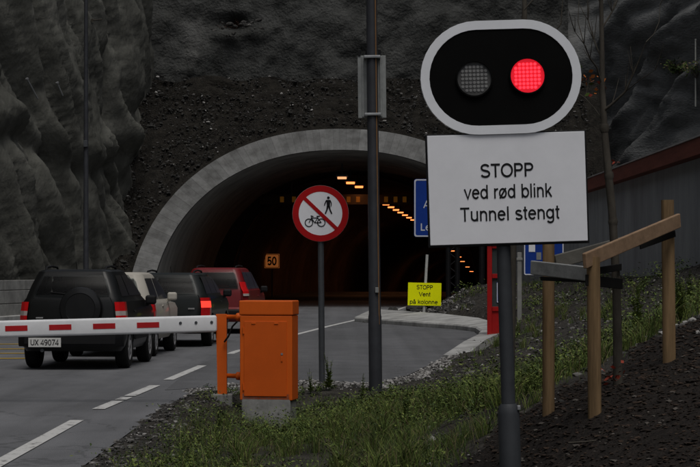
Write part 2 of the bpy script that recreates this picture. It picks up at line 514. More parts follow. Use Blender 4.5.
# board joints across the rim
_nt, _b = nodes_of(conc)
_tc = _nt.nodes.new('ShaderNodeTexCoord'); _sx = _nt.nodes.new('ShaderNodeSeparateXYZ'); _nt.links.new(_tc.outputs['Object'], _sx.inputs[0])
_at = _nt.nodes.new('ShaderNodeMath'); _at.operation = 'ARCTAN2'; _nt.links.new(_sx.outputs['Z'], _at.inputs[0]); _nt.links.new(_sx.outputs['X'], _at.inputs[1])
_m1 = _nt.nodes.new('ShaderNodeMath'); _m1.operation = 'MULTIPLY'; _m1.inputs[1].default_value = 26.0; _nt.links.new(_at.outputs[0], _m1.inputs[0])
_wn = _nt.nodes.new('ShaderNodeTexWhiteNoise'); _wn.noise_dimensions = '1D'
_fl = _nt.nodes.new('ShaderNodeMath'); _fl.operation = 'FLOOR'; _nt.links.new(_m1.outputs[0], _fl.inputs[0]); _nt.links.new(_fl.outputs[0], _wn.inputs['W'])
_fr = _nt.nodes.new('ShaderNodeMath'); _fr.operation = 'FRACT'; _nt.links.new(_m1.outputs[0], _fr.inputs[0])
_lt = _nt.nodes.new('ShaderNodeMath'); _lt.operation = 'LESS_THAN'; _lt.inputs[1].default_value = .07; _nt.links.new(_fr.outputs[0], _lt.inputs[0])
_ma = _nt.nodes.new('ShaderNodeMath'); _ma.operation = 'MULTIPLY_ADD'; _ma.inputs[1].default_value = .26; _ma.inputs[2].default_value = .80; _nt.links.new(_wn.outputs['Value'], _ma.inputs[0])
_sb = _nt.nodes.new('ShaderNodeMath'); _sb.operation = 'MULTIPLY_ADD'; _sb.inputs[1].default_value = -.22; _nt.links.new(_lt.outputs[0], _sb.inputs[0]); _nt.links.new(_ma.outputs[0], _sb.inputs[2])
_vm = _nt.nodes.new('ShaderNodeVectorMath'); _vm.operation = 'SCALE'; _nt.links.new(_b.inputs['Base Color'].links[0].from_socket, _vm.inputs[0]); _nt.links.new(_sb.outputs[0], _vm.inputs['Scale'])
_nt.links.new(_vm.outputs[0], _b.inputs['Base Color'])

# streaks running down the wall on top of the cloudy concrete
wall_m = mat('board_marked_concrete', (0.29, 0.30, 0.31), 0.9, 0.22, 1.2, 0.25, 5.0, col2=(0.37, 0.385, 0.395), stretch=(1, .8, .22), dist=0.012, detail=8)

# ------------------------------------------------------------------ ground heights
def interp(x, pts):
    return np.interp(x, [p[0] for p in pts], [p[1] for p in pts])


EDGE = [(-30, -2.9), (16.9, -2.96), (21.6, -2.95), (23.4, -2.93), (28, -2.73), (33.7, -2.49), (39.3, -2.25), (49.3, -1.35),
        (56.8, -.57), (66, .5), (76, 1.65), (84, 2.3), (100, 3.6)]
LEFT = [(-30, -11.5), (55, -11.5), (62, -11.0), (70, -9.4), (77, -7.6), (84, -6.9), (100, -5.6)]


def road_right(d):
    e = interp(d, EDGE)
    off = interp(d, [(-30, .72), (26, .74), (28.5, .3), (60, .3), (66, .45), (100, .6)])
    return e + off


BAY = [(-2.5, 27.0), (-1.5, 28.1), (.28, 28.4), (.9, 30.8), (1.6, 35.9), (2.25, 41), (2.87, 45.8), (3.15, 49), (3.2, 51.6),
       (2.8, 53.7), (1.96, 56), (1.0, 58.8), (.1, 61.4), (-.45, 60.0), (-.75, 56.8), (-1.5, 49.3), (-2.35, 39.3), (-2.6, 33.7)]


def poly_sd(X, D, poly):
    """signed distance to a polygon, negative inside"""
    P = np.array(poly)
    n = len(P)
    dist = np.full(X.shape, 1e9)
    inside = np.zeros(X.shape, bool)
    for i in range(n):
        a, b = P[i], P[(i + 1) % n]
        ab = b - a
        t = np.clip(((X - a[0]) * ab[0] + (D - a[1]) * ab[1]) / (ab @ ab), 0, 1)
        dist = np.minimum(dist, np.hypot(X - a[0] - t * ab[0], D - a[1] - t * ab[1]))
        cond = ((a[1] > D) != (b[1] > D))
        with np.errstate(divide='ignore', invalid='ignore'):
            xi = (b[0] - a[0]) * (D - a[1]) / (b[1] - a[1]) + a[0]
        inside ^= cond & (X < xi)
    return np.where(inside, -dist, dist)


CTRL = [(-2.2, 5, 0), (-2.2, 12, 0), (-2.2, 17, 0), (-2.2, 21, 0), (-2.2, 25, 0), (-1.75, 24.6, .08), (-1.0, 24, -.27), (-1.0, 21, -.2),
        (-.385, 27.5, .04), (.34, 26.5, .034), (-1.5, 28.2, 0), (.28, 28.4, 0), (1.6, 35.9, 0), (2.87, 45.8, .02), (3.4, 51.6, .1),
        (0, 20, -.05), (.1, 17.5, -.05), (1.03, 12.7, .16), (1.42, 14.4, .58), (1.67, 13.6, .66), (2.39, 15, .95), (1.94, 14.5, .79),
        (2.8, 16, 1.18), (4.4, 25, 1.2), (3.2, 22, .95), (2.1, 20, .53), (1.17, 18, .40), (.75, 15, .2), (.4, 16, .05),
        (6.45, 71, .5), (6.45, 51.6, 1.55), (6.45, 37, 1.72), (6.45, 25, 1.9), (4.2, 40, .61), (5.5, 38, 1.22), (3.3, 45, .3),
        (1.9, 32, .06), (1.1, 27, 0), (2.55, 30, .3), (0, 0, 0), (-2, 0, 0), (3, 5, .7), (3.2, 10, 1.0), (5, 15, 1.7), (9, 20, 2.4), (9, 5, 2.0),
        (3.9, 66, 1.0), (2.4, 62, .12), (1.15, 66, .05), (2.0, 70, .1), (2.9, 67, .35), (4.5, 60, .75), (5.2, 72, .6), (2.9, 74, .1), (6.5, 78, .1), (12, 40, 2.6), (12, 70, 2.2),
        (0.3, 8, .05), (-.5, 12, -.05), (2.6, 56, .25)]
CT = np.array(CTRL)
DS = 0.42


def _k(r2):
    return -np.sqrt(r2 + 0.25)


_A = np.zeros((len(CT) + 1,) * 2)
_r2 = (CT[:, None, 0] - CT[None, :, 0]) ** 2 + ((CT[:, None, 1] - CT[None, :, 1]) * DS) ** 2
_A[:-1, :-1] = _k(_r2)
_A[-1, :-1] = 1
_A[:-1, -1] = 1
_W = np.linalg.solve(_A, np.append(CT[:, 2], 0))


def lumps(X, D):
    return (np.sin(X * 2.3 + D * .9) * np.cos(D * 1.7 - X * 1.1) * .02 + np.sin(X * 5.1 - D * 3.3) * np.sin(D * 4.7 + X * 2.2) * .012)


KERB_IN = [(1.72, 37.2), (2.3, 41.2), (2.92, 45.9), (3.19, 49), (3.24, 51.7), (2.84, 53.8), (2.0, 56.1), (1.04, 58.9), (.14, 61.5)]
KERB_OUT = [(2.15, 36.6), (2.82, 41), (3.5, 45.6), (3.9, 49), (3.95, 52.3), (3.6, 55.9), (2.7, 59.6), (1.72, 63.0), (.75, 66.0)]


def off_road(X, D):
    return np.minimum(np.minimum(X - road_right(D), poly_sd(X, D, BAY)), poly_sd(X, D, KERB_IN + KERB_OUT[::-1]))


def gz(X, D):
    X = np.atleast_1d(np.asarray(X, float))
    D = np.atleast_1d(np.asarray(D, float))
    sh = X.shape
    X, D = X.ravel(), D.ravel()
    z = np.zeros(X.shape)
    for i in range(0, len(X), 20000):
        s = slice(i, i + 20000)
        r2 = (X[s, None] - CT[None, :, 0]) ** 2 + ((D[s, None] - CT[None, :, 1]) * DS) ** 2
        z[s] = _k(r2) @ _W[:-1] + _W[-1]
    z = np.clip(z, -.45, 3.0) + lumps(X, D)
    sd = off_road(X, D)
    rag = .10 * np.sin(X * 7.1 + D * 2.3) * np.sin(D * 3.1 - X * 1.7) + .06 * np.sin(D * 7.7 + X * 3.0)
    b = np.where(D < 36, np.clip((sd + .10 + rag) / .32, 0, 1), np.clip((sd - .02) / .35, 0, 1))
    near = np.clip((.9 - sd) / .9, 0, 1)
    z = (z + .022 * near) * b + (1 - b) * -.02
    z = np.where(X < -12, np.clip((-X - 12) * .05, 0, .4) - .05, z)
    return z.reshape(sh)


def gz1(x, d):
    return float(gz(x, d)[0])


def mulch_mask(X, D):
    edge = interp(X, [(.2, 12.0), (.55, 13.6), (.75, 14.8), (1.3, 15.4), (2.0, 16.0), (2.8, 16.6), (5, 18), (12, 19)])
    edge = edge + np.sin(X * 5.3) * .22 + np.sin(X * 11 + 1) * .14 + np.sin(X * 29 + D * 3) * .08
    return (D < edge) & (X > .2)


# ------------------------------------------------------------------ ground, road, markings
xs = np.unique(np.concatenate([np.linspace(-40, -13, 8), np.linspace(-12.5, -3.5, 14), np.arange(-3.2, 7.2, .14), np.linspace(7.5, 14, 14), np.linspace(16, 40, 8)]))
ds = np.unique(np.concatenate([np.linspace(-25, 6, 20), np.arange(6.5, 34, .22), np.arange(34, 85, .42)]))
GX, GD = np.meshgrid(xs, ds)
GZ = gz(GX, GD)
fx = (GX[:-1, :-1] + GX[1:, 1:]) / 2
fd = (GD[:-1, :-1] + GD[1:, 1:]) / 2
ground = grid_mesh('ground', np.stack([GX, GD, GZ], -1), [dirt, mulch_m], True, mulch_mask(fx, fd).astype(int).ravel())
tag(ground, 'stony soil verge and bank beside the road rising to the right', 'ground', kind='structure')

BORE = [(76, -.6, 0), (88, -.25, 0), (100, .25, 0), (112, 1.05, 0), (125, 2.1, 0), (140, 3.4, 0), (152, 4.3, -.15), (163, 5.3, -.6), (180, 7.3, -1.5),
        (205, 10.3, -2.6), (225, 12.1, -3.0), (245, 13.8, -3.45), (265, 15.6, -3.95), (285, 17.3, -4.45), (310, 19.6, -5.0), (340, 22.5, -5.6)]


def bore_at(d):
    return interp(d, [(b[0], b[1]) for b in BORE]), interp(d, [(b[0], b[2]) for b in BORE])


rd = np.unique(np.concatenate([np.arange(-25, 100, 1.0), np.arange(100, 341, 3.0)]))
rows = []
for d in rd:
    if d < 76:
        l, r, z = float(interp(d, LEFT)), float(road_right(d)), 0.0
    else:
        cx_, z = bore_at(d)
        hw = float(interp(d, [(76, 7.3), (100, 6.3), (340, 6.3)]))
        l, r = float(cx_ - hw), float(cx_ + hw)
        if d < 84:
            r = min(r, float(road_right(d)) + (d - 76) * .6)
    rows.append([(l + (r - l) * t, d, float(z)) for t in np.linspace(0, 1, 7)])
road = grid_mesh('road', np.array(rows), [asphalt], True)
tag(road, 'grey asphalt road running into the tunnel', 'road', kind='structure')

mb = MB()
n = len(BAY)
mb.add([(x, d, .004) for x, d in BAY], [tuple(range(n))])
mb.build('lay_by', asphalt_dark, label='darker asphalt lay-by inside the curved kerb', cat='lay-by', kind='structure')


def strip(pts, w, z=.009):
    vs, fs = [], []
    P = [Vector((p[0], p[1], 0)) for p in pts]
    for i, p in enumerate(P):
        t = (P[min(i + 1, len(P) - 1)] - P[max(i - 1, 0)]).normalized()
        nrm = Vector((t.y, -t.x, 0))
        vs += [p - nrm * w / 2 + Vector((0, 0, z)), p + nrm * w / 2 + Vector((0, 0, z))]
    for i in range(len(P) - 1):
        fs.append((2 * i, 2 * i + 1, 2 * i + 3, 2 * i + 2))
    return vs, fs


def edge_pts(d0, d1, nn=14):
    return [(float(interp(d, EDGE)), d) for d in np.linspace(d0, d1, nn)]


for lab, a, b in [('solid white edge line nearest the camera', 2, 21.6), ('first white dash of the edge line past the solid part', 23.3, 24.75),
                  ('small worn dash between two longer white dashes', 24.95, 25.45), ('second long white dash beside the grass verge', 25.7, 28.0),
                  ('white dash beyond the boom post, third of the row', 29.4, 33.7), ('short white dash near the orange cabinet far edge', 38.3, 40.2),
                  ('thin white line along the lay-by up to the kerb', 42.5, 66.0), ('white edge line fading into the tunnel mouth', 68, 99)]:
    m_ = MB(); m_.add(*strip(edge_pts(a, b), .15)); m_.build('road_marking', line_white, label=lab, cat='road marking', kind='structure')
for k, (a, b) in enumerate([((-9.0, 36), (-5.9, 36.4)), ((-9.0, 38.2), (-6.0, 38.6)), ((-9.0, 40.4), (-6.1, 40.8)), ((-9.0, 43), (-6.2, 43.4))]):
    m_ = MB(); m_.add(*strip([a, b], .32)); m_.build('road_marking', line_yellow, label='yellow hatch bar on the asphalt left of the black car, number %s away' % ['nearest', 'second', 'third', 'farthest'][k].replace('number', ''), cat='road marking', kind='structure')
for x0, lab in ((-6.3, 'long yellow centre line nearer the cars'), (-8.9, 'long yellow centre line farther left')):
    m_ = MB(); m_.add(*strip([(x0, -10), (x0 - .1, 35.5)], .14)); m_.build('road_marking', line_yellow, label=lab, cat='road marking', kind='structure')

# kerb: one continuous raised concrete edge round the lay-by, widening to an apron on the far side
inner, outer = KERB_IN, KERB_OUT
mb = MB()
vs, fs = [], []
for i_, (a, b) in enumerate(zip(inner, outer)):
    a, b = Vector((*a, 0)), Vector((*b, 0))
    t = (b - a).normalized()
    up = .25 if i_ == 0 else 1.0
    vs += [a + Vector((0, 0, -.1)), a + Vector((0, 0, .10 * up)), a + t * .05 + Vector((0, 0, .14 * up)), a + t * .3 + Vector((0, 0, .15 * up)), b - t * .05 + Vector((0, 0, (.15 + .05 * min(3.0, (b - a).length)) * up)), b + Vector((0, 0, -.1))]
k = 6
for i in range(len(inner) - 1):
    for j in range(k - 1):
        fs.append((i * k + j, (i + 1) * k + j, (i + 1) * k + j + 1, i * k + j + 1))
fs.append(tuple(range(k))); fs.append(tuple(range((len(inner) - 1) * k, len(inner) * k))[::-1])
mb.add(vs, fs)
mb.build('kerb', conc_kerb, label='pale concrete kerb curving round the far end of the lay-by', cat='kerb', kind='structure')


# ------------------------------------------------------------------ rock faces and head wall
def fbm(x, y, z, o=4):
    return noise.fractal(Vector((x, y, z)), 0.55, 2.1, o)


def rock_sheet(name, line, z0, z1, nu, nz, disp, m, lean=.05, label='', flip=False):
    P = np.array(line, float)
    seg = np.hypot(*(P[1:] - P[:-1]).T)
    S = np.concatenate([[0], np.cumsum(seg)])
    us = np.linspace(0, S[-1], nu)
    zs = np.linspace(z0, z1, nz)
    V = np.zeros((nz, nu, 3))
    X = np.interp(us, S, P[:, 0]); D = np.interp(us, S, P[:, 1])
    tx = np.gradient(X, us); td = np.gradient(D, us)
    ker = np.ones(9) / 9
    tx = np.convolve(np.pad(tx, 4, 'edge'), ker, 'valid'); td = np.convolve(np.pad(td, 4, 'edge'), ker, 'valid')
    nx, nd = td, -tx
    L = np.hypot(nx, nd); nx /= L; nd /= L
    for i, z in enumerate(zs):
        for j, u in enumerate(us):
            h = disp(u, z, X[j], D[j]) - lean * z
            V[i, j] = (X[j] + nx[j] * h, D[j] + nd[j] * h, z)
    o = grid_mesh(name, V, [m], True, None, flip)
    tag(o, label, 'rock face', kind='structure')
    return o


def left_disp(u, z, X, D):
    a = (u * 1.45 + z) / 1.76
    b = (z * 1.45 - u) / 1.76
    w = .35 * noise.noise(Vector((u * .22, z * .18, 11.0)))
    h = 1.9 * min(.5, abs(noise.noise(Vector((a * .25 + w, b * .07, 3.1)))) ** .75) - .4
    h += 1.3 * min(.5, abs(noise.noise(Vector((a * .6 + w, b * .12, 7.7)))) ** .8)
    h += .75 * abs(noise.noise(Vector((a * 1.25 + 2 * w, b * .22, 1.7)))) + .26 * abs(noise.noise(Vector((a * 2.4 + w, b * .4, 4.7)))) + .07 * fbm(u * 2.0, z * 1.2, 5.0, 5)
    # overhanging shelf low down
    q = z - 6.0 - .5 * math.sin(u * .55)
    h += .30 * math.exp(-((q - .5) / .6) ** 2) - .2 * math.exp(-((q + .35) / .3) ** 2)
    return h * min(1, max(.25, (D - 20) / 20 if D < 78 else 1)) * (1.0 if D < 80 else .6)


rock_sheet('rock_face', [(-19, -25), (-18, 10), (-17, 40), (-15.5, 55), (-13.3, 64), (-11.9, 70), (-10.2, 75), (-9.3, 79), (-8.8, 84), (-8.7, 92)],
           -.6, 24, 640, 260, left_disp, shot, .03, 'folded greenish grey rock wall left of the road')


def head_disp(u, z, X, D):
    h = .30 * fbm(u * .18, z * .16, 2.0, 5) + .14 * fbm(u * .8, z * .7, 6.0, 6)
    # the broken pocket with loose stone high on the wall
    e = ((X + 5.0) / .85) ** 2 + ((z - 12.25) / .42) ** 2
    if e < 2.2: h -= .6 * math.exp(-e * 1.6)
    e = ((X + 5.0) / 1.1) ** 2 + ((z - 11.75) / .25) ** 2
    h += .18 * math.exp(-e)
    return h


rock_sheet('head_wall', [(-10.2, 86.2), (-4, 86.1), (2, 86.3), (9.6, 87)], 6.5, 24, 160, 130, head_disp, head_m, .04,
           'flat dark sprayed concrete wall above the tunnel fill')


def right_disp(u, z, X, D):
    a = z - u * .30
    t = a * .34 + .9 * noise.noise(Vector((u * .12, z * .12, 4.0)))
    fr = t % 1.0
    led = (fr / .75 if fr < .75 else (1 - fr) / .25)
    h = .75 * led + 1.1 * noise.noise(Vector((u * .16, z * .2, 7.0))) + .5 * abs(noise.noise(Vector((u * .5, a * .7, 9.0)))) + .09 * fbm(u * 1.3, a * 2.4, 3.0, 6)
    return h


rock_sheet('rock_face', [(6.6, 87.6), (9.5, 87), (12.2, 82), (13.6, 76), (14.6, 70), (16.5, 58), (19, 40), (21, 10), (22, -25)], -.5, 24, 420, 200, right_disp, rock_m, .16,
           'ledged grey rock slope above the red brown wall top')

# ------------------------------------------------------------------ tunnel portal
PC = -.37


def sup(a, b, th, e=2.2):
    c, s = math.cos(th), math.sin(th)
    return (a * math.copysign(abs(c) ** (2 / e), c), b * abs(s) ** (2 / e))


NTH = 64
TH = [math.pi * i / NTH for i in range(NTH + 1)]


def face_d(z):
    return 76 + .95 * z


portal = empty('tunnel_portal', (PC, 76, 0), label='concrete arched tunnel mouth with a pale sloping rim', cat='tunnel')
mb = MB()
A, B, B2 = [], [], []
for th in TH:
    x, z = sup(7.25, 6.5, th); A.append((x, z))
    x, z = sup(8.15, 7.42, th); B.append((x, z))
vs, fs = [], []
for (xi, zi), (xo, zo) in zip(A, B):
    vs += [(xi, .95 * zi - .12 + .55, zi), (xi, .95 * zi - .12, zi), (xo, .95 * zo - .12, zo), (xo, .95 * zo + .7, zo)]
for i in range(NTH):
    for j in range(3):
        fs.append((i * 4 + j, i * 4 + j + 1, (i + 1) * 4 + j + 1, (i + 1) * 4 + j))
mb.add(vs, fs)
mb.build('rim', conc, portal, sharp=30)
# lining from the rim to the bore
mb = MB(); vs, fs = [], []
NL = 10
for (xi, zi) in A:
    d0, d1 = .95 * zi + .3, 24.0
    for k in range(NL + 1):
        d = d0 + (d1 - d0) * k / NL
        sh = .035 * max(0, d - 6)
        vs.append((xi * (1.0) + sh, d, zi))
for i in range(NTH):
    for k in range(NL):
        fs.append((i * (NL + 1) + k, i * (NL + 1) + k + 1, (i + 1) * (NL + 1) + k + 1, (i + 1) * (NL + 1) + k))
mb.add(vs, fs, 0, True)
mb.build('lining', conc_in, portal)
# front wall between the wide lining and the narrower bore
mb = MB(); vs, fs = [], []
for th in TH:
    x, z = sup(7.4, 6.6, th)
    xb, zb = sup(6.08, 6.13, th)
    vs += [(x + .63, 24.0, z), (xb + .62, 24.0, zb)]
for i in range(NTH):
    fs.append((2 * i, 2 * i + 1, 2 * i + 3, 2 * i + 2))
mb.add(vs, fs)
mb.build('bore_front_wall', bulk_m, portal)
# bore
mb = MB(); vs, fs = [], []
bd = [99.6] + list(np.arange(102, 341, 4.0))
for d in bd:
    cx_, z0 = bore_at(d)
    for th in TH[::2]:
        x, z = sup(6.2, 6.25, th)
        wob = .10 * fbm(x * .5, d * .3, z * .5, 3)
        vs.append((x * (1 + wob * .2) + float(cx_) - PC, d - 76 - .02, z * (1 + wob * .1) + float(z0)))
q = len(TH[::2])
for i in range(len(bd) - 1):
    for j in range(q - 1):
        fs.append((i * q + j, i * q + j + 1, (i + 1) * q + j + 1, (i + 1) * q + j))
fs.append(tuple(range((len(bd) - 1) * q, len(bd) * q)))
mb.add(vs, fs, 0, True)
mb.build('bore', bore_m, portal)

# fill lying on the tunnel, in the plane of the rim
NR = 60
V = np.zeros((NTH + 1, NR + 1, 3))
for i, th in enumerate(TH):
    xo, zo = B[i]
    xo += PC
    c, s = math.cos(th), math.sin(th)
    # boundary of the fill in the plane
    tx = (10.6 if c > 0 else -10.2)
    cand = []
    if abs(c) > 1e-4: cand.append((tx - xo) / c)
    if s > 1e-4: cand.append((9.7 + .32 * noise.noise(Vector((th * 9, 1, 0))) - zo) / s)
    R = max(.3, min(cand))
    for k in range(NR + 1):
        t = R * k / NR
        x, z = xo + c * t, zo + s * t
        w = min(1, t / .6)
        nz = (.22 * fbm(x * .8, z * .8, 1.0, 4) + .14 * fbm(x * 2.3, z * 2.3, 4.0, 3)) * w
        V[i, k] = (x, face_d(z) - nz - .02 * w + .1, max(-.1, z + nz * .4 * w))
fill = grid_mesh('fill_slope', V, [talus_m], True)
tag(fill, 'dark stony fill slope round the tunnel rim', 'slope', kind='structure')


# ------------------------------------------------------------------ scattered stones
def ico():
    bm = bmesh.new()
    bmesh.ops.create_icosphere(bm, subdivisions=1, radius=1)
    v = np.array([x.co[:] for x in bm.verts]); f = np.array([[y.index for y in x.verts] for x in bm.faces])
    bm.free()
    return v, f


IV, IF = ico()


def stones(name, pos, size, mats, probs, label, cat, flat=.65, sink=.25):
    N = len(pos)
    r = rng.uniform(.6, 1.25, (N, len(IV), 1))
    sc = np.stack([size * rng.uniform(.7, 1.4, N), size * rng.uniform(.7, 1.4, N), size * flat * rng.uniform(.7, 1.2, N)], -1)
    v = IV[None] * r * sc[:, None, :]
    an = rng.uniform(0, 6.283, N)
    c, s = np.cos(an)[:, None], np.sin(an)[:, None]
    v = np.stack([v[..., 0] * c - v[..., 1] * s, v[..., 0] * s + v[..., 1] * c, v[..., 2]], -1)
    v += pos[:, None, :] + np.array([0, 0, 1]) * (size * (flat - sink))[:, None, None] * .6
    t = IF[None] + (np.arange(N) * len(IV))[:, None, None]
    mi = np.repeat(rng.choice(len(mats), N, p=probs), len(IF))
    o = np_mesh(name, v.reshape(-1, 3), t.reshape(-1, 3), mats, mi)
    tag(o, label, cat, kind='stuff')
    return o


# stones on the fill
N = 14000
px = rng.uniform(-9.8, 10, N * 2); pz = rng.uniform(.3, 9.8, N * 2)
ok = (np.abs((px - PC) / 8.35) ** 2.2 + (pz / 7.6) ** 2.2) > 1.0
px, pz = px[ok][:N], pz[ok][:N]
pd = face_d(pz) + .02
sz = .010 + .075 * rng.random(len(px)) ** 8 + .022 * rng.random(len(px))
stones('loose_stones', np.stack([px, pd, pz], -1), sz, [st_dark, st_mid, st_pale], [.92, .05, .03], 'loose stones scattered over the fill slope above the tunnel', 'stones')
# stones in the wall pocket
N = 26
stones('pocket_rubble', np.stack([rng.normal(-5.0, .55, N), np.full(N, 86.0), rng.normal(12.0, .16, N)], -1), rng.uniform(.04, .14, N), [st_dark, st_mid], [.7, .3], 'broken stone in the pocket high on the concrete wall', 'stones')

# gravel on verge and bank
def zone(N, fn, x0, x1, d0, d1):
    X = rng.uniform(x0, x1, N); D = rng.uniform(d0, d1, N)
    keep = (off_road(X, D) > -.12) & (rng.random(N) < fn(X, D))
    return X[keep], D[keep]


gx = []; gd_ = []; gs = []
for (N, fn, box, s0, s1) in [
    (9000, lambda X, D: np.where(mulch_mask(X, D), .05, .6), (.6, 6.5, 14, 45), .008, .045),
    (2200, lambda X, D: np.ones_like(X) * .6, (3.2, 6.4, 45, 74), .015, .05),
    (2500, lambda X, D: np.ones_like(X), (.3, 3.8, 60, 72), .03, .08),
    (6000, lambda X, D: np.clip(1 - (X + 2.2) / .9, 0, 1), (-2.25, -1.2, 10, 26.5), .008, .03)]:
    X, D = zone(N, fn, *box)
    gx.append(X); gd_.append(D); gs.append(s0 + (s1 - s0) * rng.random(len(X)) ** 3)
gx, gd_, gs = map(np.concatenate, (gx, gd_, gs))
stones('gravel', np.stack([gx, gd_, gz(gx, gd_)], -1), gs, [st_dark, st_mid, st_pale], [.62, .29, .09], 'grey gravel strewn over the verge and the bank', 'gravel')

# pale gravel strip along the near edge of the lay-by
X = rng.uniform(-2.3, 3.0, 40000); D = rng.uniform(24.5, 40, 40000)
sdv = poly_sd(X, D, BAY)
wid = np.where(X < .6, 1.5, .35)
kk = (sdv > -.05) & (off_road(X, D) > -.05) & (sdv < wid * rng.uniform(.4, 1.2, len(X))) & (D < 38)
X, D = X[kk], D[kk]
stones('gravel_strip', np.stack([X, D, gz(X, D)], -1), .010 + .028 * rng.random(len(X)) ** 2, [st_dark, st_mid, st_pale], [.15, .40, .45], 'pale gravel strip between the lay-by and the grass', 'gravel')

# bark chips
X = rng.uniform(.2, 4.2, 16000); D = rng.uniform(9.5, 17.5, 16000)
k_ = mulch_mask(X, D + rng.normal(0, .35, len(D)))
X, D = X[k_], D[k_]
chips = [mat('bark_chip_dark', (0.018, 0.013, 0.010), .9, .4, 9), mat('bark_chip_brown', (0.042, 0.028, 0.02), .9, .4, 9), mat('bark_chip_pale', (0.095, 0.085, 0.075), .9, .3, 9)]
stones('bark_mulch', np.stack([X, D, gz(X, D)], -1), .008 + .02 * rng.random(len(X)) ** 2, chips, [.66, .28, .06], 'dark bark chips covering the mound under the stakes', 'mulch', flat=.35, sink=.1)

# ------------------------------------------------------------------ grass
def blades(X, D, H, W, lean, nm, probs):
    N = len(X)
    Z = gz(X, D) - .01
    a = rng.uniform(0, 6.283, N); la = rng.uniform(0, 6.283, N)
    ca, sa = np.cos(a) * W / 2, np.sin(a) * W / 2
    L = lean * H * rng.uniform(.2, 1.0, N)
    lx, ly = np.cos(la) * L, np.sin(la) * L
    v = np.zeros((N, 5, 3))
    v[:, 0] = np.stack([X - ca, D - sa, Z], -1); v[:, 1] = np.stack([X + ca, D + sa, Z], -1)
    v[:, 2] = np.stack([X - ca * .8 + lx * .35, D - sa * .8 + ly * .35, Z + H * .6], -1)
    v[:, 3] = np.stack([X + ca * .8 + lx * .35, D + sa * .8 + ly * .35, Z + H * .6], -1)
    v[:, 4] = np.stack([X + lx, D + ly, Z + H * rng.uniform(.8, 1, N)], -1)
    t = np.array([[0, 1, 3], [0, 3, 2], [2, 3, 4]])[None] + (np.arange(N) * 5)[:, None, None]
    mi = np.repeat(rng.choice(nm, N, p=probs), 3)
    return v.reshape(-1, 3), t.reshape(-1, 3), mi


def patch(X, D, s=1.0, ph=0.0):
    return np.array([noise.noise(Vector((x * s + ph, d * s * .6, ph))) for x, d in zip(X, D)])


def leaf_plants(cx_, cd_, h, nl, spread, size):
    """many small leaves on loose stems: low weeds"""
    N = len(cx_) * nl
    H = np.repeat(h, nl)
    t = rng.random(N) ** .7
    bx_, bd_ = np.repeat(cx_, nl), np.repeat(cd_, nl)
    X = bx_ + rng.normal(0, 1, N) * spread * np.repeat(h, nl) * (.4 + t)
    D = bd_ + rng.normal(0, 1, N) * spread * np.repeat(h, nl) * (.4 + t)
    Z = gz(bx_, bd_) + H * t
    L = size * rng.uniform(.5, 1.4, N)
    a = rng.uniform(0, 6.283, N); el = rng.uniform(-.5, .9, N)
    v = np.stack([np.cos(a) * np.cos(el), np.sin(a) * np.cos(el), np.sin(el)], -1)
    w = np.stack([-np.sin(a), np.cos(a), rng.normal(0, .35, N)], -1)
    p = np.stack([X, D, Z], -1)
    L = L[:, None]
    q = np.stack([p, p + v * L * .5 + w * L * .22, p + v * L - np.array([0, 0, .12]) * L, p + v * L * .5 - w * L * .22], 1)
    tr = np.array([[0, 1, 2], [0, 2, 3]])[None] + (np.arange(N) * 4)[:, None, None]
    tone = np.repeat(rng.integers(0, 3, len(cx_)), nl)
    mi = np.where(rng.random(N) < .55, tone, rng.integers(0, 3, N))
    return q.reshape(-1, 3), tr.reshape(-1, 3), np.repeat(mi, 2)


def verge_ok(X, D, m=.12):
    return (off_road(X, D) > m) & ~mulch_mask(X, D - .15 + .3 * np.sin(X * 37 + D * 29))


def hf(X, D):
    """the growth gets lower towards the gravel strip"""
    return np.where(X < 2.2, np.clip((27.4 - D) / 4.5, .22, 1), 1.0)


parts = []
# fine grass of the verge, patchy
X = rng.uniform(-2.0, 2.4, 150000); D = rng.uniform(12.5, 27.2, 150000)
p1 = patch(X, D, 1.2); p2 = patch(X, D, 3.4, 3.0)
dens = np.clip(.40 + 1.9 * p1 + 1.0 * p2, .02, 1) * np.clip((26.6 - D) / 1.0, 0, 1) * np.clip(.10 + (X + 2.0) / 1.5, 0, 1) * np.clip((1.35 + (D < 20) * .5 - X) / .8, .08, 1)
kk = (rng.random(len(X)) < dens) & verge_ok(X, D)
X, D = X[kk], D[kk]
parts.append(blades(X, D, rng.uniform(.03, .13, len(X)) * (1 + .8 * patch(X, D, 1.7, 7.0)) * hf(X, D), rng.uniform(.002, .006, len(X)), 1.0, 4, [.42, .30, .13, .15]))
# low leafy weeds in drifts
for (N, x0, x1, d0, d1, h0, h1, thr, sc_, size) in [(2300, -1.9, 1.7, 13, 27.0, .05, .30, .02, 1.0, .034), (700, 1.2, 6.3, 15.5, 36, .06, .26, -.30, .7, .04), (500, 2.0, 6.3, 36, 52, .08, .3, -.05, .6, .06), (260, 2.4, 6.2, 54, 73, .1, .3, -.05, .6, .08)]:
    cx_, cd_ = rng.uniform(x0, x1, N), rng.uniform(d0, d1, N)
    kk = verge_ok(cx_, cd_, .42) & (rng.random(N) < np.clip(thr + 1.9 * patch(cx_, cd_, sc_, 12.0), 0, 1))
    cx_, cd_ = cx_[kk], cd_[kk]
    parts.append(leaf_plants(cx_, cd_, rng.uniform(h0, h1, len(cx_)) * hf(cx_, cd_), 34, .55, size))
# dull tall stalks
X = rng.uniform(-1.7, 1.6, 9000); D = rng.uniform(12.8, 25.5, 9000)
kk = verge_ok(X, D, .3) & (rng.random(9000) < np.clip(.05 + 1.6 * patch(X, D, .9, 21.0), 0, .7))
X, D = X[kk], D[kk]
parts.append(blades(X, D, rng.uniform(.14, .40, len(X)) * hf(X, D), rng.uniform(.003, .007, len(X)), .7, 4, [.36, .30, .10, .24]))
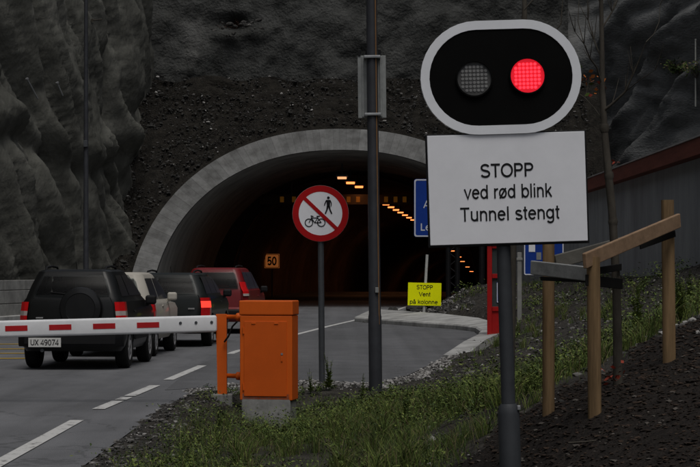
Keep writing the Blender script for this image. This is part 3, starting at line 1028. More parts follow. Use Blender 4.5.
# tussocks of longer grass
for (N, x0, x1, d0, d1) in ((110, -1.5, 1.5, 12.8, 23.5), (26, 1.3, 3.2, 16.4, 21), (40, 1.6, 6, 20, 45)):
    cx_, cd_ = rng.uniform(x0, x1, N), rng.uniform(d0, d1, N)
    kk = verge_ok(cx_, cd_, .35); cx_, cd_ = cx_[kk], cd_[kk]
    nb_ = 70
    X = np.repeat(cx_, nb_) + rng.normal(0, .035, len(cx_) * nb_); D = np.repeat(cd_, nb_) + rng.normal(0, .04, len(cx_) * nb_)
    parts.append(blades(X, D, np.repeat(rng.uniform(.16, .40, len(cx_)), nb_) * rng.uniform(.5, 1, len(X)) * hf(X, D), rng.uniform(.003, .008, len(X)), 1.0, 4, [.40, .18, .24, .18]))
# weeds behind the stakes and round the sapling
for (x, d, r, n_) in [(1.95, 18.5, .35, 30), (2.5, 19.5, .5, 26), (3.1, 20.5, .5, 30), (3.9, 22.5, .6, 34), (4.4, 24.5, .6, 16), (3.4, 26, .7, 12), (2.3, 23, .6, 14), (1.5, 17.3, .3, 26), (1.2, 19.5, .5, 34), (.9, 22, .6, 30), (-.2, 24.8, .7, 40), (.0, 23.2, .8, 50), (-.5, 22.4, .6, 40), (.6, 24.6, .6, 40)]:
    cx_, cd_ = x + rng.normal(0, r, n_) * .5, d + rng.normal(0, r, n_) * 1.2
    kk = verge_ok(cx_, cd_, .2); cx_, cd_ = cx_[kk], cd_[kk]
    parts.append(leaf_plants(cx_, cd_, rng.uniform(.12, .38, len(cx_)) * hf(cx_, cd_), 40, .45, .036))
    X = np.repeat(cx_, 30) + rng.normal(0, .12, len(cx_) * 30); D = np.repeat(cd_, 30) + rng.normal(0, .2, len(cx_) * 30)
    parts.append(blades(X, D, rng.uniform(.06, .26, len(X)) * hf(X, D), rng.uniform(.004, .009, len(X)), .8, 4, [.36, .24, .26, .14]))
# thin grass on the bank
X = rng.uniform(1.0, 6.3, 60000); D = rng.uniform(15.5, 72, 60000)
kk = (rng.random(len(X)) < np.clip(-.28 + 1.4 * patch(X, D, .8, 2.0), 0, .7)) & verge_ok(X, D, .3)
X, D = X[kk], D[kk]
parts.append(blades(X, D, rng.uniform(.06, .22, len(X)), rng.uniform(.004, .012, len(X)) * (1 + D / 60), .9, 4, [.36, .30, .18, .16]))
off = 0; VV, TT, MM = [], [], []
for v, t, m_ in parts:
    VV.append(v); TT.append(t + off); MM.append(m_); off += len(v)
grass = np_mesh('grass', np.concatenate(VV), np.concatenate(TT), [g1, g2, g3, g4], np.concatenate(MM))
tag(grass, 'rough green grass and weeds growing on the verge and bank', 'grass', kind='stuff')


weed_m = mat('pale_weed_green', (0.19, 0.23, 0.065), .8, .25, 4)


def tall_weed(x, d, h, label, seedm=weed_m, bushy=1.0):
    root = empty('tall_weed', (x, d, gz1(x, d) - .02), label=label, cat='weed', group='tall weeds on the verge')
    st, lf = MB(), MB()
    for k in range(3 if h < .42 else 6):
        lx, ly = random.uniform(-.12, .12) * h, random.uniform(-.1, .1) * h
        hh = h * random.uniform(.75, 1.0)
        pts = [(lx * t ** 1.5, ly * t ** 1.5, hh * t) for t in (0, .35, .7, 1)]
        st.tube(pts, [.005, .004, .003, .0015], 5)
        for j in range(int(34 * bushy)):
            t = random.uniform(.12, 1.0)
            p = Vector((lx * t ** 1.5, ly * t ** 1.5, hh * t))
            an = random.uniform(0, 6.28)
            L = h * (.16 * (1.05 - t) + .03) * random.uniform(.7, 1.3)
            dirv = Vector((math.cos(an), math.sin(an), random.uniform(.3, 1.0))).normalized()
            sd_ = Vector((-math.sin(an), math.cos(an), 0)) * L * .2
            lf.add([p - sd_ * .4, p + dirv * L * .5 + sd_, p + dirv * L - Vector((0, 0, L * .15)), p + dirv * L * .5 - sd_], [(0, 1, 2, 3)], random.choice([0, 0, 1]))
    st.build('stem', g2, root)
    lf.build('leaves', [seedm, g1], root)
    return root


for (x, d, h, lab) in [(-.28, 26.6, .52, 'tall thin green weed between the two dark poles'), (-.52, 26.4, .38, 'shorter green weed just left of the round sign pole'),
                       (.15, 25.6, .4, 'leafy weed at the foot of the tall lamp post'), (1.9, 18.5, .45, 'green weed tuft behind the wooden stakes'),
                       (2.95, 20.5, .62, 'tall loose weed right of the sapling on the bank'), (3.3, 20.0, .5, 'tall weed left of the rightmost stake'), (4.0, 23.5, .5, 'bushy weed at the right end of the bank'), (3.55, 21.5, .55, 'loose green bush on the bank behind the rightmost stake'), (2.45, 24.5, .5, 'loose weed on the bank beyond the sapling trunk'), (.55, 19.5, .42, 'leafy weed left of the sign pole in the grass'),
                       (-1.45, 22.2, .3, 'small weed in front of the concrete base of the cabinet'), (1.62, 17.2, .32, 'broad weed between the two front stakes')]:
    tall_weed(x, d, h, lab, bushy=1.0 if x < 1 else 1.5)

# ------------------------------------------------------------------ warning signal with text panel
sig = empty('warning_signal', (1.032, 12.7, .12), (0, math.radians(-1.8), math.radians(1.0)), label='white text sign under a black signal with one red lamp lit', cat='traffic signal')
zb = .12
m_ = MB(); m_.tube([(0, .055, .3), (0, .055, 3.0)], .045, 20); pole = m_.build('pole', pole_gr, sig, sharp=40)
m_ = MB(); m_.tube([(0, .055, -.3), (0, .055, .60), (0, .055, .64), (0, .055, .665)], [.07, .07, .064, .05], 20); m_.build('socket', pole_gr, sig, sharp=40)
m_ = MB(); m_.box((.062, .02, .64), (.022, .03, .03), bev=.004); m_.build('set_screw', steel, sig)
SW, SH, SZ = 1.0, .695, 2.155 - zb
m_ = MB()
m_.box((.03, -.012, SZ), (SW, .02, SH), 0, .003)
m_.box((.03, .003, SZ - .003), (SW + .024, .012, SH + .024), 2, .003)
yy = -.0245
m_.text('STOPP', .03, SZ + .115, yy, .335, .086, 1, thick=.008)
m_.text('ved rød blink', .032, SZ - .018, yy, .56, .088, 1, thick=.002)
m_.text('Tunnel stengt', .04, SZ - .158, yy, .63, .088, 1, thick=.002)
m_.build('text_panel', [white_sign, black_p, black_p], sig)
m_ = MB()
for z in (SZ - .2, SZ + .2, SZ + .6):
    m_ = MB(); m_.box((0, .03, z), (.16, .05, .035), 0, .004); m_.build('clamp', steel, sig)


def stadium(w, h, cx, cz, n=20):
    r = h / 2
    pts = []
    for k in range(n + 1):
        a = -math.pi / 2 + math.pi * k / n
        pts.append((cx + w / 2 - r + r * math.cos(a), cz + r * math.sin(a)))
    for k in range(n + 1):
        a = math.pi / 2 + math.pi * k / n
        pts.append((cx - w / 2 + r + r * math.cos(a), cz + r * math.sin(a)))
    return pts


SCZ = 2.86 - zb
m_ = MB(); m_.ring(stadium(1.02, .72, .01, SCZ), stadium(.908, .608, .01, SCZ), -.036, .02); head = m_.build('signal_head', sign_edge, sig)
m_ = MB(); m_.prism(stadium(.905, .605, .01, SCZ), -.03, .012); m_.build('backboard', black_matt, head)


def led_lamp(cx, cz, lit):
    m = MB()
    circ = [(cx + .118 * math.cos(a), cz + .118 * math.sin(a)) for a in np.linspace(0, 2 * math.pi, 32, endpoint=False)]
    circ2 = [(cx + .108 * math.cos(a), cz + .108 * math.sin(a)) for a in np.linspace(0, 2 * math.pi, 32, endpoint=False)]
    m.ring(circ, circ2, -.05, -.02, 2)
    m.prism(circ2, -.033, -.02, 1)
    p = .0245
    for i in range(-6, 7):
        for j in range(-6, 7):
            x, z = i * p, j * p
            if x * x + z * z > .0965 ** 2 or (abs(i) == 4 and j == 0) or (abs(j) == 4 and i == 0): continue
            r = p * .41
            hexa = [(cx + x + r * math.cos(a), cz + z + r * math.sin(a)) for a in np.linspace(0, 2 * math.pi, 8, endpoint=False)]
            m.prism(hexa, -.0365, -.032, 0, back=False)
    return m.build('lamp', [led_red, led_gap, black_matt] if lit else [led_off, led_off_b, black_matt], head, label='lit red lamp made of small dots' if lit else 'unlit grey lamp')


led_lamp(-.16, SCZ - .005, False)
led_lamp(.178, SCZ + .003, True)

# ------------------------------------------------------------------ round prohibition sign
pb = at(322, 386, 27.5)
pro = empty('prohibition_sign', (pb.x, 27.5, gz1(pb.x, 27.5) - .02), (0, math.radians(-.5), 0), label='round red and white sign with walker and bicycle struck out', cat='road sign')
z0 = gz1(pb.x, 27.5) - .02
m_ = MB(); m_.tube([(0, .05, -.2), (0, .05, 2.66)], .042, 16); m_.build('pole', steel_dk, pro, sharp=40)


def disc(r, cx, cz, n=40):
    return [(cx + r * math.cos(a), cz + r * math.sin(a)) for a in np.linspace(0, 2 * math.pi, n, endpoint=False)]


PZ = EYE + (268 - 213.5) * 27.5 / F - z0
m_ = MB()
m_.prism(disc(.388, 0, PZ), -.004, .006, 3)
m_.ring(disc(.385, 0, PZ), disc(.30, 0, PZ), -.010, -.003, 1)
m_.prism(disc(.302, 0, PZ), -.008, -.003, 0)
R45 = Matrix.Translation((0, 0, PZ)) @ Matrix.Rotation(math.radians(44), 4, 'Y') @ Matrix.Translation((0, 0, -PZ))
m_.box((0, -.0115, PZ), (.61, .003, .05), 1, M=R45)
# walker
wx, wz = .105, PZ + .11
yk = -.0135
def flat(poly, mi=2): m_.prism(poly, yk, yk + .002, mi, back=False)
def limb(a, b, w0, w1):
    a, b = Vector((a[0], 0, a[1])), Vector((b[0], 0, b[1]))
    t = (b - a).normalized(); nn = Vector((-t.z, 0, t.x))
    flat([(q.x, q.z) for q in (a + nn * w0, a - nn * w0, b - nn * w1, b + nn * w1)])
flat(disc(.019, wx + .005, wz + .105, 14))
flat([(wx - .024, wz + .075), (wx + .03, wz + .075), (wx + .026, wz - .01), (wx - .016, wz - .01)])
limb((wx - .022, wz + .07), (wx - .045, wz + .02), .008, .007); limb((wx - .045, wz + .02), (wx - .05, wz - .005), .007, .006)
limb((wx + .027, wz + .07), (wx + .045, wz + .03), .008, .007); limb((wx + .045, wz + .03), (wx + .04, wz - .015), .007, .006)
limb((wx - .004, wz - .005), (wx - .016, wz - .06), .014, .010); limb((wx - .016, wz - .06), (wx - .04, wz - .115), .010, .009)
limb((wx + .012, wz - .005), (wx + .026, wz - .06), .014, .010); limb((wx + .026, wz - .06), (wx + .05, wz - .115), .010, .009)
# bicycle
bx, bz = -.075, PZ - .105
for cxw in (-.085, .085):
    m_.ring(disc(.058, bx + cxw, bz - .02, 24), disc(.046, bx + cxw, bz - .02, 24), yk, yk + .002, 2)
Pw1, Pw2, Pb, Ps, Ph = (bx - .085, bz - .02), (bx + .085, bz - .02), (bx - .005, bz - .022), (bx + .035, bz + .045), (bx - .05, bz + .045)
for a, b in ((Pw2, Pb), (Pb, Ps), (Ps, Pw2), (Ph, Ps), (Ph, Pb), (Ph, Pw1), (Ps, (bx + .042, bz + .066)), (Ph, (bx - .045, bz + .07))):
    limb(a, b, .0055, .0055)
limb((bx + .02, bz + .068), (bx + .068, bz + .068), .007, .005)
limb((bx - .06, bz + .075), (bx - .02, bz + .066), .006, .005)
m_.build('sign_face', [white_sign, red_sign, black_p, alu], pro)
for zz in (PZ - .2, PZ + .2):
    m_ = MB(); m_.box((0, .02, zz), (.14, .05, .035), 0, .004); m_.build('clamp', steel, pro)

# ------------------------------------------------------------------ tall lamp post with the back of a sign
lx, ld = .34, 26.5
lp = empty('lamp_post', (lx, ld, gz1(lx, ld) - .02), (0, math.radians(-.6), 0), label='tall dark lamp post carrying the back of an aluminium sign', cat='lamp post')
zl = gz1(lx, ld) - .02
m_ = MB(); m_.tube([(0, 0, -.3), (0, 0, 1.0), (0, 0, 1.04), (0, 0, 9.5)], [.088, .088, .080, .062], 20); m_.build('pole', pole_dk, lp, sharp=30)
m_ = MB(); m_.tube([(.055, -.06, .9), (.05, -.062, 3), (.045, -.06, 9.4)], .009, 6); m_.build('cable', mat('brown_cable', (.2, .11, .05), .7), lp)
m_ = MB(); m_.box((.03, -.095, EYE + (268 - 290) * ld / F - zl), (.045, .03, .07), 0, .004); m_.build('junction_box', alu, lp)
zc = EYE + (268 - 86) * ld / F - zl
m_ = MB()
m_.box((-.005, .115, zc), (.375, .012, .83), 0, .003)
for sx_ in (-.12, .12): m_.box((sx_ - .005, .105, zc), (.03, .02, .8), 0, .003)
plate = m_.build('sign_back', alu, lp)
for zz in (zc - .38, zc + .38):
    m_ = MB(); m_.box((0, .0, zz), (.22, .20, .035), 0, .006); m_.build('clamp', steel, plate)
for sx_ in (-.17, -.07, .1):
    m_ = MB(); m_.box((sx_, .11, zc + .45), (.035, .03, .09), 0, .004); m_.build('hook', black_p, plate)
m_ = MB(); m_.tube([(0, 0, 9.45), (0, -.2, 9.6), (-1.2, -.2, 9.75)], [.05, .05, .04], 10); m_.build('arm', pole_dk, lp)
m_ = MB(); m_.box((-1.5, -.2, 9.76), (.7, .26, .12), 0, .04); m_.build('lamp_head', steel, lp)

# thin lamp post on the far side of the road
b2 = at(86, 325, 68)
lp2 = empty('lamp_post', (b2.x - .6, 68.5, 0), label='slim dark lamp post against the left rock wall', cat='lamp post')
lp2.location.x = (86 - CX) * 68.5 / F
m_ = MB(); m_.tube([(0, 0, -.1), (0, 0, 1.1), (0, 0, 1.15), (0, 0, 12)], [.11, .11, .095, .06], 14); m_.build('pole', pole_dk, lp2, sharp=30)
m_ = MB(); m_.tube([(0, 0, 11.9), (0.4, 0, 12.2), (1.6, 0, 12.3)], [.06, .05, .04], 10); m_.build('arm', pole_dk, lp2)
m_ = MB(); m_.box((1.9, 0, 12.3), (.7, .28, .13), 0, .04); m_.build('lamp_head', steel, lp2)
m_ = MB(); m_.box((0, -.1, 5.9), (.14, .1, .22), 0, .01); m_.build('junction_box', steel_dk, lp2)

# ------------------------------------------------------------------ boom barrier
cz0 = -.30
gate = empty('boom_barrier', (-1.01, 24.0, cz0), label='orange barrier cabinet with a lowered white boom with red blocks', cat='barrier')
RZ = Matrix.Rotation(math.radians(-11), 4, 'Z')
CW, CD_, CH = .645, .34, 1.20
m_ = MB(); m_.box((.0, .17, .14), (.60, .34, .62), 0, .012, M=RZ); m_.build('base', mat('cast_concrete', (.26, .26, .25), .85, .3, 5, .4, 25, dist=.01), gate)
m_ = MB()
m_.box((0, .17, .36 + CH / 2 - .09), (CW, CD_, CH - .18), 0, .012, M=RZ)
cab = m_.build('cabinet', orange, gate)
m_ = MB(); m_.box((0, .17, .36 + CH - .089), (CW + .016, CD_ + .016, .176), 0, .014, M=RZ); m_.build('lid', orange, cab)
m_ = MB(); m_.box((-.005, -.004, .36 + .50), (CW - .12, .012, .90), 0, .004, M=RZ); door = m_.build('door', orange_d, cab)
for c_, s_ in (((-.15, -.012, .36 + .925), (.05, .012, .018)), ((.13, -.012, .36 + .925), (.05, .012, .018)), ((.2, -.014, .36 + .5), (.02, .012, .06))):
    m_ = MB(); m_.box(c_, s_, 0, .003, M=RZ); m_.build('latch', orange, door)
# post, bars, boom: local coordinates
px_ = (221.5 - CX) * 24.5 / F + 1.01
m_ = MB()
zt, zbm = EYE + (268 - 314) * 24.5 / F - cz0, .10 - cz0
m_.prism([(px_ - .065, zt), (px_ + .065, zt), (px_ + .068, zbm), (px_ - .045, zbm)], .44, .56)
post = m_.build('boom_post', orange, gate)
m_ = MB(); m_.box((px_ + .01, .5, zbm - .09), (.26, .3, .2), 0, .01); m_.build('footing', conc_block, gate)
for zz in (EYE + (268 - 317) * 24.4 / F - cz0, EYE + (268 - 376) * 24.4 / F - cz0):
    m_ = MB(); m_.tube([(px_ + .05, .5, zz), (-.37, .405, zz), (-.365, .403, zz), (-.33, .385, zz), (-.325, .38, zz), (-.22, .32, zz)], [.028, .028, .05, .05, .028, .028], 12); m_.build('bracket', orange, gate)
for zz in (.36 + .16, .36 + .84):
    m_ = MB(); m_.tube([RZ @ Vector((-.275, -.008, zz - .04)), RZ @ Vector((-.275, -.008, zz + .04))], .012, 8); m_.build('hinge', orange, door)
m_ = MB(); m_.tube([RZ @ Vector((.2, -.008, .36 + .56)), RZ @ Vector((.2, -.016, .36 + .56))], .014, 10); m_.build('lock', steel, door)
m_ = MB()
cpts = [(-.36, .30, 1.30), (-.42, .34, 1.24), (-.47, .36, 1.12), (-.52, .38, 1.05), (px_ + .05, .42, 1.06)]
m_.tube(cpts, .012, 8); m_.build('cable', rubber, gate)
bz_r = EYE + (268 - 323.6) * 24.4 / F - cz0
LB = 6.6
ang = math.atan2(.066, 2.62)
BM = Matrix.Translation((px_ - .05, .40, bz_r)) @ Matrix.Rotation(-ang, 4, 'Y')
m_ = MB()
prof = []
bm = bmesh.new()
m_.box((-LB / 2, 0, 0), (LB, .085, .205), 0, .03, M=BM, seg=4)
boom = m_.build('boom', boom_w, gate, sharp=50)
x = -.70
while x > -LB + .3:
    m_ = MB(); m_.box((x - .135, 0, .005), (.272, .092, .066), 0, .0, M=BM); m_.build('reflector', boom_r, boom)
    x -= .535
for x in (-.06, -.25, -.44):
    m_ = MB(); m_.tube([Vector((x, -.040, .02)), Vector((x, -.050, .02))], .018, 12, M=BM); m_.build('bolt', steel_dk, boom)

# ------------------------------------------------------------------ yellow sign
yb = at(424, 306, 61.5)
ysg = empty('roadworks_sign', (yb.x, 61.5, gz1(yb.x, 61.5)), (0, math.radians(1.2), math.radians(3)), label='tilted fluorescent yellow text sign standing on the mound', cat='road sign')
zy = gz1(yb.x, 61.5)
pc = EYE + (268 - 294.2) * 61.5 / F - zy
m_ = MB()
m_.box((0, 0, pc), (1.03, .02, .70), 0, .004)
m_.text('STOPP', 0, pc + .215, -.013, .50, .13, 1, thick=.012)
m_.text('Vent', 0, pc + .0, -.013, .36, .13, 1, thick=.012)
m_.text('på kolonne', -.02, pc - .235, -.013, .86, .13, 1, thick=.008)
m_.build('sign_face', [yellow_sign, black_p], ysg)
m_ = MB(); m_.tube([(-.02, .06, -.2), (.06, .06, pc + 1.22)], .045, 10); m_.build('post', mat('white_post', (.5, .5, .48), .6, .2, 4), ysg)

# ------------------------------------------------------------------ blue direction sign at the tunnel
bl = empty('direction_sign', (2.24, 70, 0), label='blue direction sign with white border partly behind the white panel', cat='road sign')
pxm = 70 / F
bw, zt_, zb_ = 2.55, EYE + 89 * pxm, EYE + 31 * pxm
m_ = MB()
cz = (zt_ + zb_) / 2; hh = zt_ - zb_
def rrect(cx, cz, w, h, r=.08, n=5):
    out = []
    for (sx, sz_, a0) in ((1, 1, 0), (-1, 1, 90), (-1, -1, 180), (1, -1, 270)):
        for k in range(n + 1):
            a = math.radians(a0 + 90 * k / n)
            out.append((cx + sx * (w / 2 - r) + r * math.cos(a), cz + sz_ * (h / 2 - r) + r * math.sin(a)))
    return out
m_.prism(rrect(bw / 2, cz, bw, hh), -.02, .02, 0)
m_.ring(rrect(bw / 2, cz, bw - .02, hh - .02), rrect(bw / 2, cz, bw - .11, hh - .11, .06), -.026, -.019, 1)
m_.text('At', 0, EYE + (268 - 204.5) * pxm, -.026, None, .25, 1, left=(423.2 - 414) * pxm, thick=.01)
m_.text('Ler', 0, EYE + (268 - 227) * pxm, -.026, None, .25, 1, left=(420.8 - 414) * pxm, thick=.01)
m_.build('sign_face', [blue_sign, mat('sign_white', (.6, .62, .66), .5)], bl)
for xx, w in (((448.5 - 414) * pxm, .09), ((457.5 - 414) * pxm, .09), ((482 - 414) * pxm, .1)):
    m_ = MB(); m_.tube([(xx, .09, -.1), (xx, .09, zt_ - .1)], w, 10); m_.build('leg', black_p, bl, sharp=40)
m_ = MB()
for k in range(8):
    z1 = .2 + k * .5
    m_.tube([((448.5 - 414) * pxm, .09, z1), ((457.5 - 414) * pxm, .09, z1 + .25)], .025, 6)
    m_.tube([((457.5 - 414) * pxm, .09, z1 + .25), ((448.5 - 414) * pxm, .09, z1 + .5)], .025, 6)
m_.build('lattice', black_p, bl)

# ------------------------------------------------------------------ emergency phone booth
eb = empty('phone_booth', (3.09, 45, gz1(3.4, 45) - .03), (0, 0, math.radians(-4)), label='red emergency phone booth with a glass door behind the sign pole', cat='phone booth')
W_, D_, H_ = .60, .8, 2.25
m_ = MB()
for xx in (.05, W_ - .05):
    for yy in (.05, D_ - .05): m_.box((xx, yy, H_ / 2), (.11, .11, H_), 0, .01)
for zz in (.05, .78, 1.52, H_ - .06):
    m_.box((W_ / 2, .05, zz), (W_ - .22, .09, .10), 0, .006)
    m_.box((.05, D_ / 2, zz), (.09, D_ - .22, .10), 0, .006)
    m_.box((W_ - .05, D_ / 2, zz), (.09, D_ - .22, .10), 0, .006)
m_.build('frame', red_booth, eb)
m_ = MB(); m_.box((W_ / 2, .06, .41), (W_ - .2, .04, .66)); m_.box((.06, D_ / 2, .41), (.04, D_ - .2, .66)); m_.box((W_ - .06, D_ / 2, .41), (.04, D_ - .2, .66)); m_.box((W_ / 2, D_ - .05, H_ / 2), (W_ - .2, .04, H_ - .1)); m_.build('lower_panel', red_booth, eb)
m_ = MB(); m_.box((W_ / 2, .06, 1.46), (W_ - .2, .012, 1.36)); m_.box((.06, D_ / 2, 1.46), (.012, D_ - .2, 1.36)); m_.box((W_ - .06, D_ / 2, 1.46), (.012, D_ - .2, 1.36)); m_.build('glass', booth_glass, eb)
m_ = MB(); m_.box((.36, .045, 1.15), (.30, .012, .46), 0); m_.ring(rrect(.36, 1.15, .29, .45, .02), rrect(.36, 1.15, .26, .42, .015), .034, .04, 1); m_.build('notice', [blue_sign, white_sign], eb)
m_ = MB(); m_.box((W_ / 2, D_ / 2, H_ + .04), (W_ + .1, D_ + .1, .1), 0, .02); m_.build('roof', red_booth, eb)

# pale post and information board beyond the stakes
pp = at(518.5, 312, 44)
gp = MB(); gp.box((0, 0, .7), (.10, .06, 1.6), 0, .012); gp.box((0, 0, 1.35), (.13, .09, .06), 0, .008)
gp.build('marker_post', conc_block, label='pale grey post standing right of the red phone booth', cat='post', loc=(pp.x + .02, 44, gz1(pp.x, 44)))

ix0, ix1 = at(524, 275, 38), at(563.5, 244, 38)
inf = empty('information_board', (ix0.x, 38, gz1(ix0.x + .35, 38) - .02), label='blue information board with white patches behind the grey rail', cat='information board')
zi = gz1(ix0.x + .35, 38) - .02
wI = ix1.x - ix0.x
m_ = MB()
zlo = EYE + (268 - 275) * 38 / F - zi
m_.box((wI / 2, 0, zlo + .5), (wI, .025, 1.0), 0, .003)
m_.ring(rrect(wI / 2, zlo + .5, wI - .004, .996, .03), rrect(wI / 2, zlo + .5, wI - .04, .96, .02), -.018, -.012, 1)
m_.box((.15, -.015, zlo + .55), (.12, .008, .22), 1)
m_.box((.60, -.015, zlo + .28), (.20, .008, .14), 1)
m_.box((.28, -.015, zlo + .36), (.09, .008, .14), 2)
m_.build('board', [blue_sign, white_sign, alu], inf)
m_ = MB(); m_.tube([(.46, .05, -.2), (.46, .05, zlo + 1.0)], .045, 10); m_.build('post', steel, inf, sharp=40)

# ------------------------------------------------------------------ wall on the right
rw = empty('boundary_wall', (6.45, 22, 0), label='long grey concrete wall with a red brown top along the bank', cat='wall')
m_ = MB()
L_ = 60.5
nb = 12
seg_ = L_ / nb
for k in range(nb):
    m_.box((.2 + .004 * (k % 2), seg_ * (k + .5), 1.75), (.4, seg_ - .016, 3.9), 0, .008)
m_.build('wall_face', wall_m, rw)
m_ = MB(); m_.box((.14, L_ / 2, 3.835), (.72, L_, .31), 0, .01); cap_ = m_.build('fascia', fascia, rw)
m_ = MB(); m_.box((.14, L_ / 2, 4.005), (.76, L_ + .02, .028), 0, .004); m_.build('flashing', flash, cap_)

# concrete edge wall left of the road
ew = empty('edge_wall', (0, 0, 0), label='low weathered concrete block wall at the foot of the left rock', cat='wall')
m_ = MB()
epts = [(-12.0, -20), (-12.0, 55), (-11.5, 62), (-10.2, 69), (-8.9, 75.2)]
for (x0, d0), (x1, d1) in zip(epts[:-1], epts[1:]):
    a, b = Vector((x0, d0, 0)), Vector((x1, d1, 0))
    Lk = (b - a).length; nbk = max(1, round(Lk / 2.0))
    an = math.atan2(b.y - a.y, b.x - a.x)
    for k in range(nbk):
        c = a.lerp(b, (k + .5) / nbk)
        for j, (zz, hh_) in enumerate(((.25, .5), (.72, .42), (1.10, .32))):
            m_.box((c.x, c.y, zz), (Lk / nbk - .015, .42 - .03 * j, hh_ - .012), 0, .012, rot=Matrix.Rotation(an, 4, 'Z'))
m_.build('block', conc_block, ew)
m_ = MB()
vs, fs = [], []
for (x0, d0) in epts:
    vs += [(x0 + .2, d0, -.05), (x0 + .2, d0, .13), (x0 + .62, d0, .12), (x0 + .62, d0, -.05)]
for i in range(len(epts) - 1):
    for j in range(3): fs.append((i * 4 + j, i * 4 + j + 1, i * 4 + 5 + j, i * 4 + 4 + j))
m_.add(vs, fs)
m_.build('gutter_kerb', conc_kerb, label='pale kerb along the low wall on the left', cat='kerb', kind='structure')

# ------------------------------------------------------------------ tunnel lamps, gantry, speed sign
LP = [(342, 178, 88, 1), (350.5, 183, 93, 0), (359, 187, 98, 0), (386, 204.5, 120, 0), (391, 207.3, 126, 0), (396, 210, 133, 0), (400.5, 212.6, 140, 0), (405, 215.2, 147, 0), (409, 217.7, 154, 0), (413, 220, 161, 0),
      (452, 251, 205, 0), (459, 257, 224, 0), (462.5, 261.5, 242, 0), (467.5, 267, 264, 0), (471.5, 271.5, 284, 0)]
ORD = ['nearest', 'second', 'third', 'fourth', 'fifth', 'sixth', 'seventh', 'eighth', 'ninth', 'tenth', 'eleventh', 'twelfth', 'thirteenth', 'fourteenth', 'farthest']
for k, (x, y, d, w) in enumerate(LP):
    p = at(x, y, d)
    t = empty('tunnel_lamp', p, label='orange tunnel ceiling lamp, %s in the row from the mouth' % ORD[k], cat='lamp', group='lamps under the tunnel roof')
    cx_, zf = bore_at(d)
    wl = .40 if d < 180 else .5
    m_ = MB(); m_.box((0, 0, .09), (wl + .16, .9, .09), 0, .02)
    topz = float(zf) + (6.0 if d >= 100 else 6.25) - p.z
    m_.tube([(0, 0, .1), (0, 0, max(.2, topz))], .03, 6)
    m_.build('housing', steel_dk, t)
    m_ = MB(); m_.box((0, 0, 0), (wl, .7, .075), 0, .02); m_.build('diffuser', tun_lamp_w if w else tun_lamp, t)
    if k in (0, 2, 3, 5, 7, 9, 10, 12, 14):
        l = bpy.data.lights.new('lamp_light', 'AREA'); l.shape = 'RECTANGLE'; l.size = .5; l.size_y = 2.0; l.energy = 10 if d < 110 else 26; l.color = (1.0, .42, .16)
        lo = bpy.data.objects.new('lamp_light', l); COL.objects.link(lo); lo.parent = t; lo.location = (0, 0, -.12)

hb = empty('height_barrier', (.3, 99.2, 0), label='dark height bar with amber squares across the tunnel', cat='height bar')
zz = EYE + (268 - 199.5) * 99.2 / F
m_ = MB(); m_.box((0, 0, zz), (9.6, .12, .5), 0, .01); m_.build('beam', bulk_m, hb)
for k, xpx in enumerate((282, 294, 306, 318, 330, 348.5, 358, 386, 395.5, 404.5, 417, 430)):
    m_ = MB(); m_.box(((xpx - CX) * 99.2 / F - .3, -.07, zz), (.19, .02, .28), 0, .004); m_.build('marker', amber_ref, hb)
for sx_ in (-3.2, 3.2):
    m_ = MB(); m_.tube([(sx_, 0, zz), (sx_, 0, 5.9)], .05, 8); m_.build('hanger', steel_dk, hb)

fp = at(272, 261, 113)
ss = empty('speed_sign', (fp.x, 113, 0), label='lit amber speed sign reading 50 on the left tunnel wall', cat='road sign')
m_ = MB(); m_.box((0, 0, fp.z), (.84, .06, .80), 0, .02)
m_.text('50', 0, fp.z, -.034, .52, .46, 1, thick=.03)
m_.ring(rrect(0, fp.z, .80, .76, .05), rrect(0, fp.z, .74, .70, .05), -.036, -.029, 1)
m_.build('sign_face', [fifty_glow, black_p], ss)
m_ = MB(); m_.tube([(0, .06, 0), (0, .06, fp.z)], .04, 8); m_.build('post', steel_dk, ss)


# ------------------------------------------------------------------ cars
def wheel(parent, x, y, r, w, side, spokes=6):
    m = MB()
    prof = [(r * .62, -w / 2), (r * .9, -w / 2), (r * .98, -w * .38), (r, -w * .2), (r, w * .2), (r * .98, w * .38), (r * .9, w / 2), (r * .62, w / 2), (r * .6, w * .3)]
    M = Matrix.Translation((x, y, r))
    m.lathe(prof, 28, 0, M)
    wh = m.build('wheel', rubber, parent, sharp=35)
    m = MB()
    s = side
    m.lathe([(r * .62, s * w * .44), (r * .55, s * w * .40), (r * .5, s * w * .18), (.001, s * w * .18)], 28, 1, M)
    m.lathe([(r * .64, s * w * .46), (r * .56, s * w * .47), (r * .55, s * w * .36)], 28, 0, M)
    for k in range(spokes):
        R_ = M @ Matrix.Rotation(2 * math.pi * k / spokes, 4, 'X')
        m.box((s * w * .36, 0, r * .3), (.035, r * .16, r * .56), 0, .008, M=R_)
    m.lathe([(r * .16, s * w * .42), (r * .14, s * w * .46), (.001, s * w * .46)], 16, 0, M)
    m.build('rim', [rim_m, trim_m], wh)
    return wh


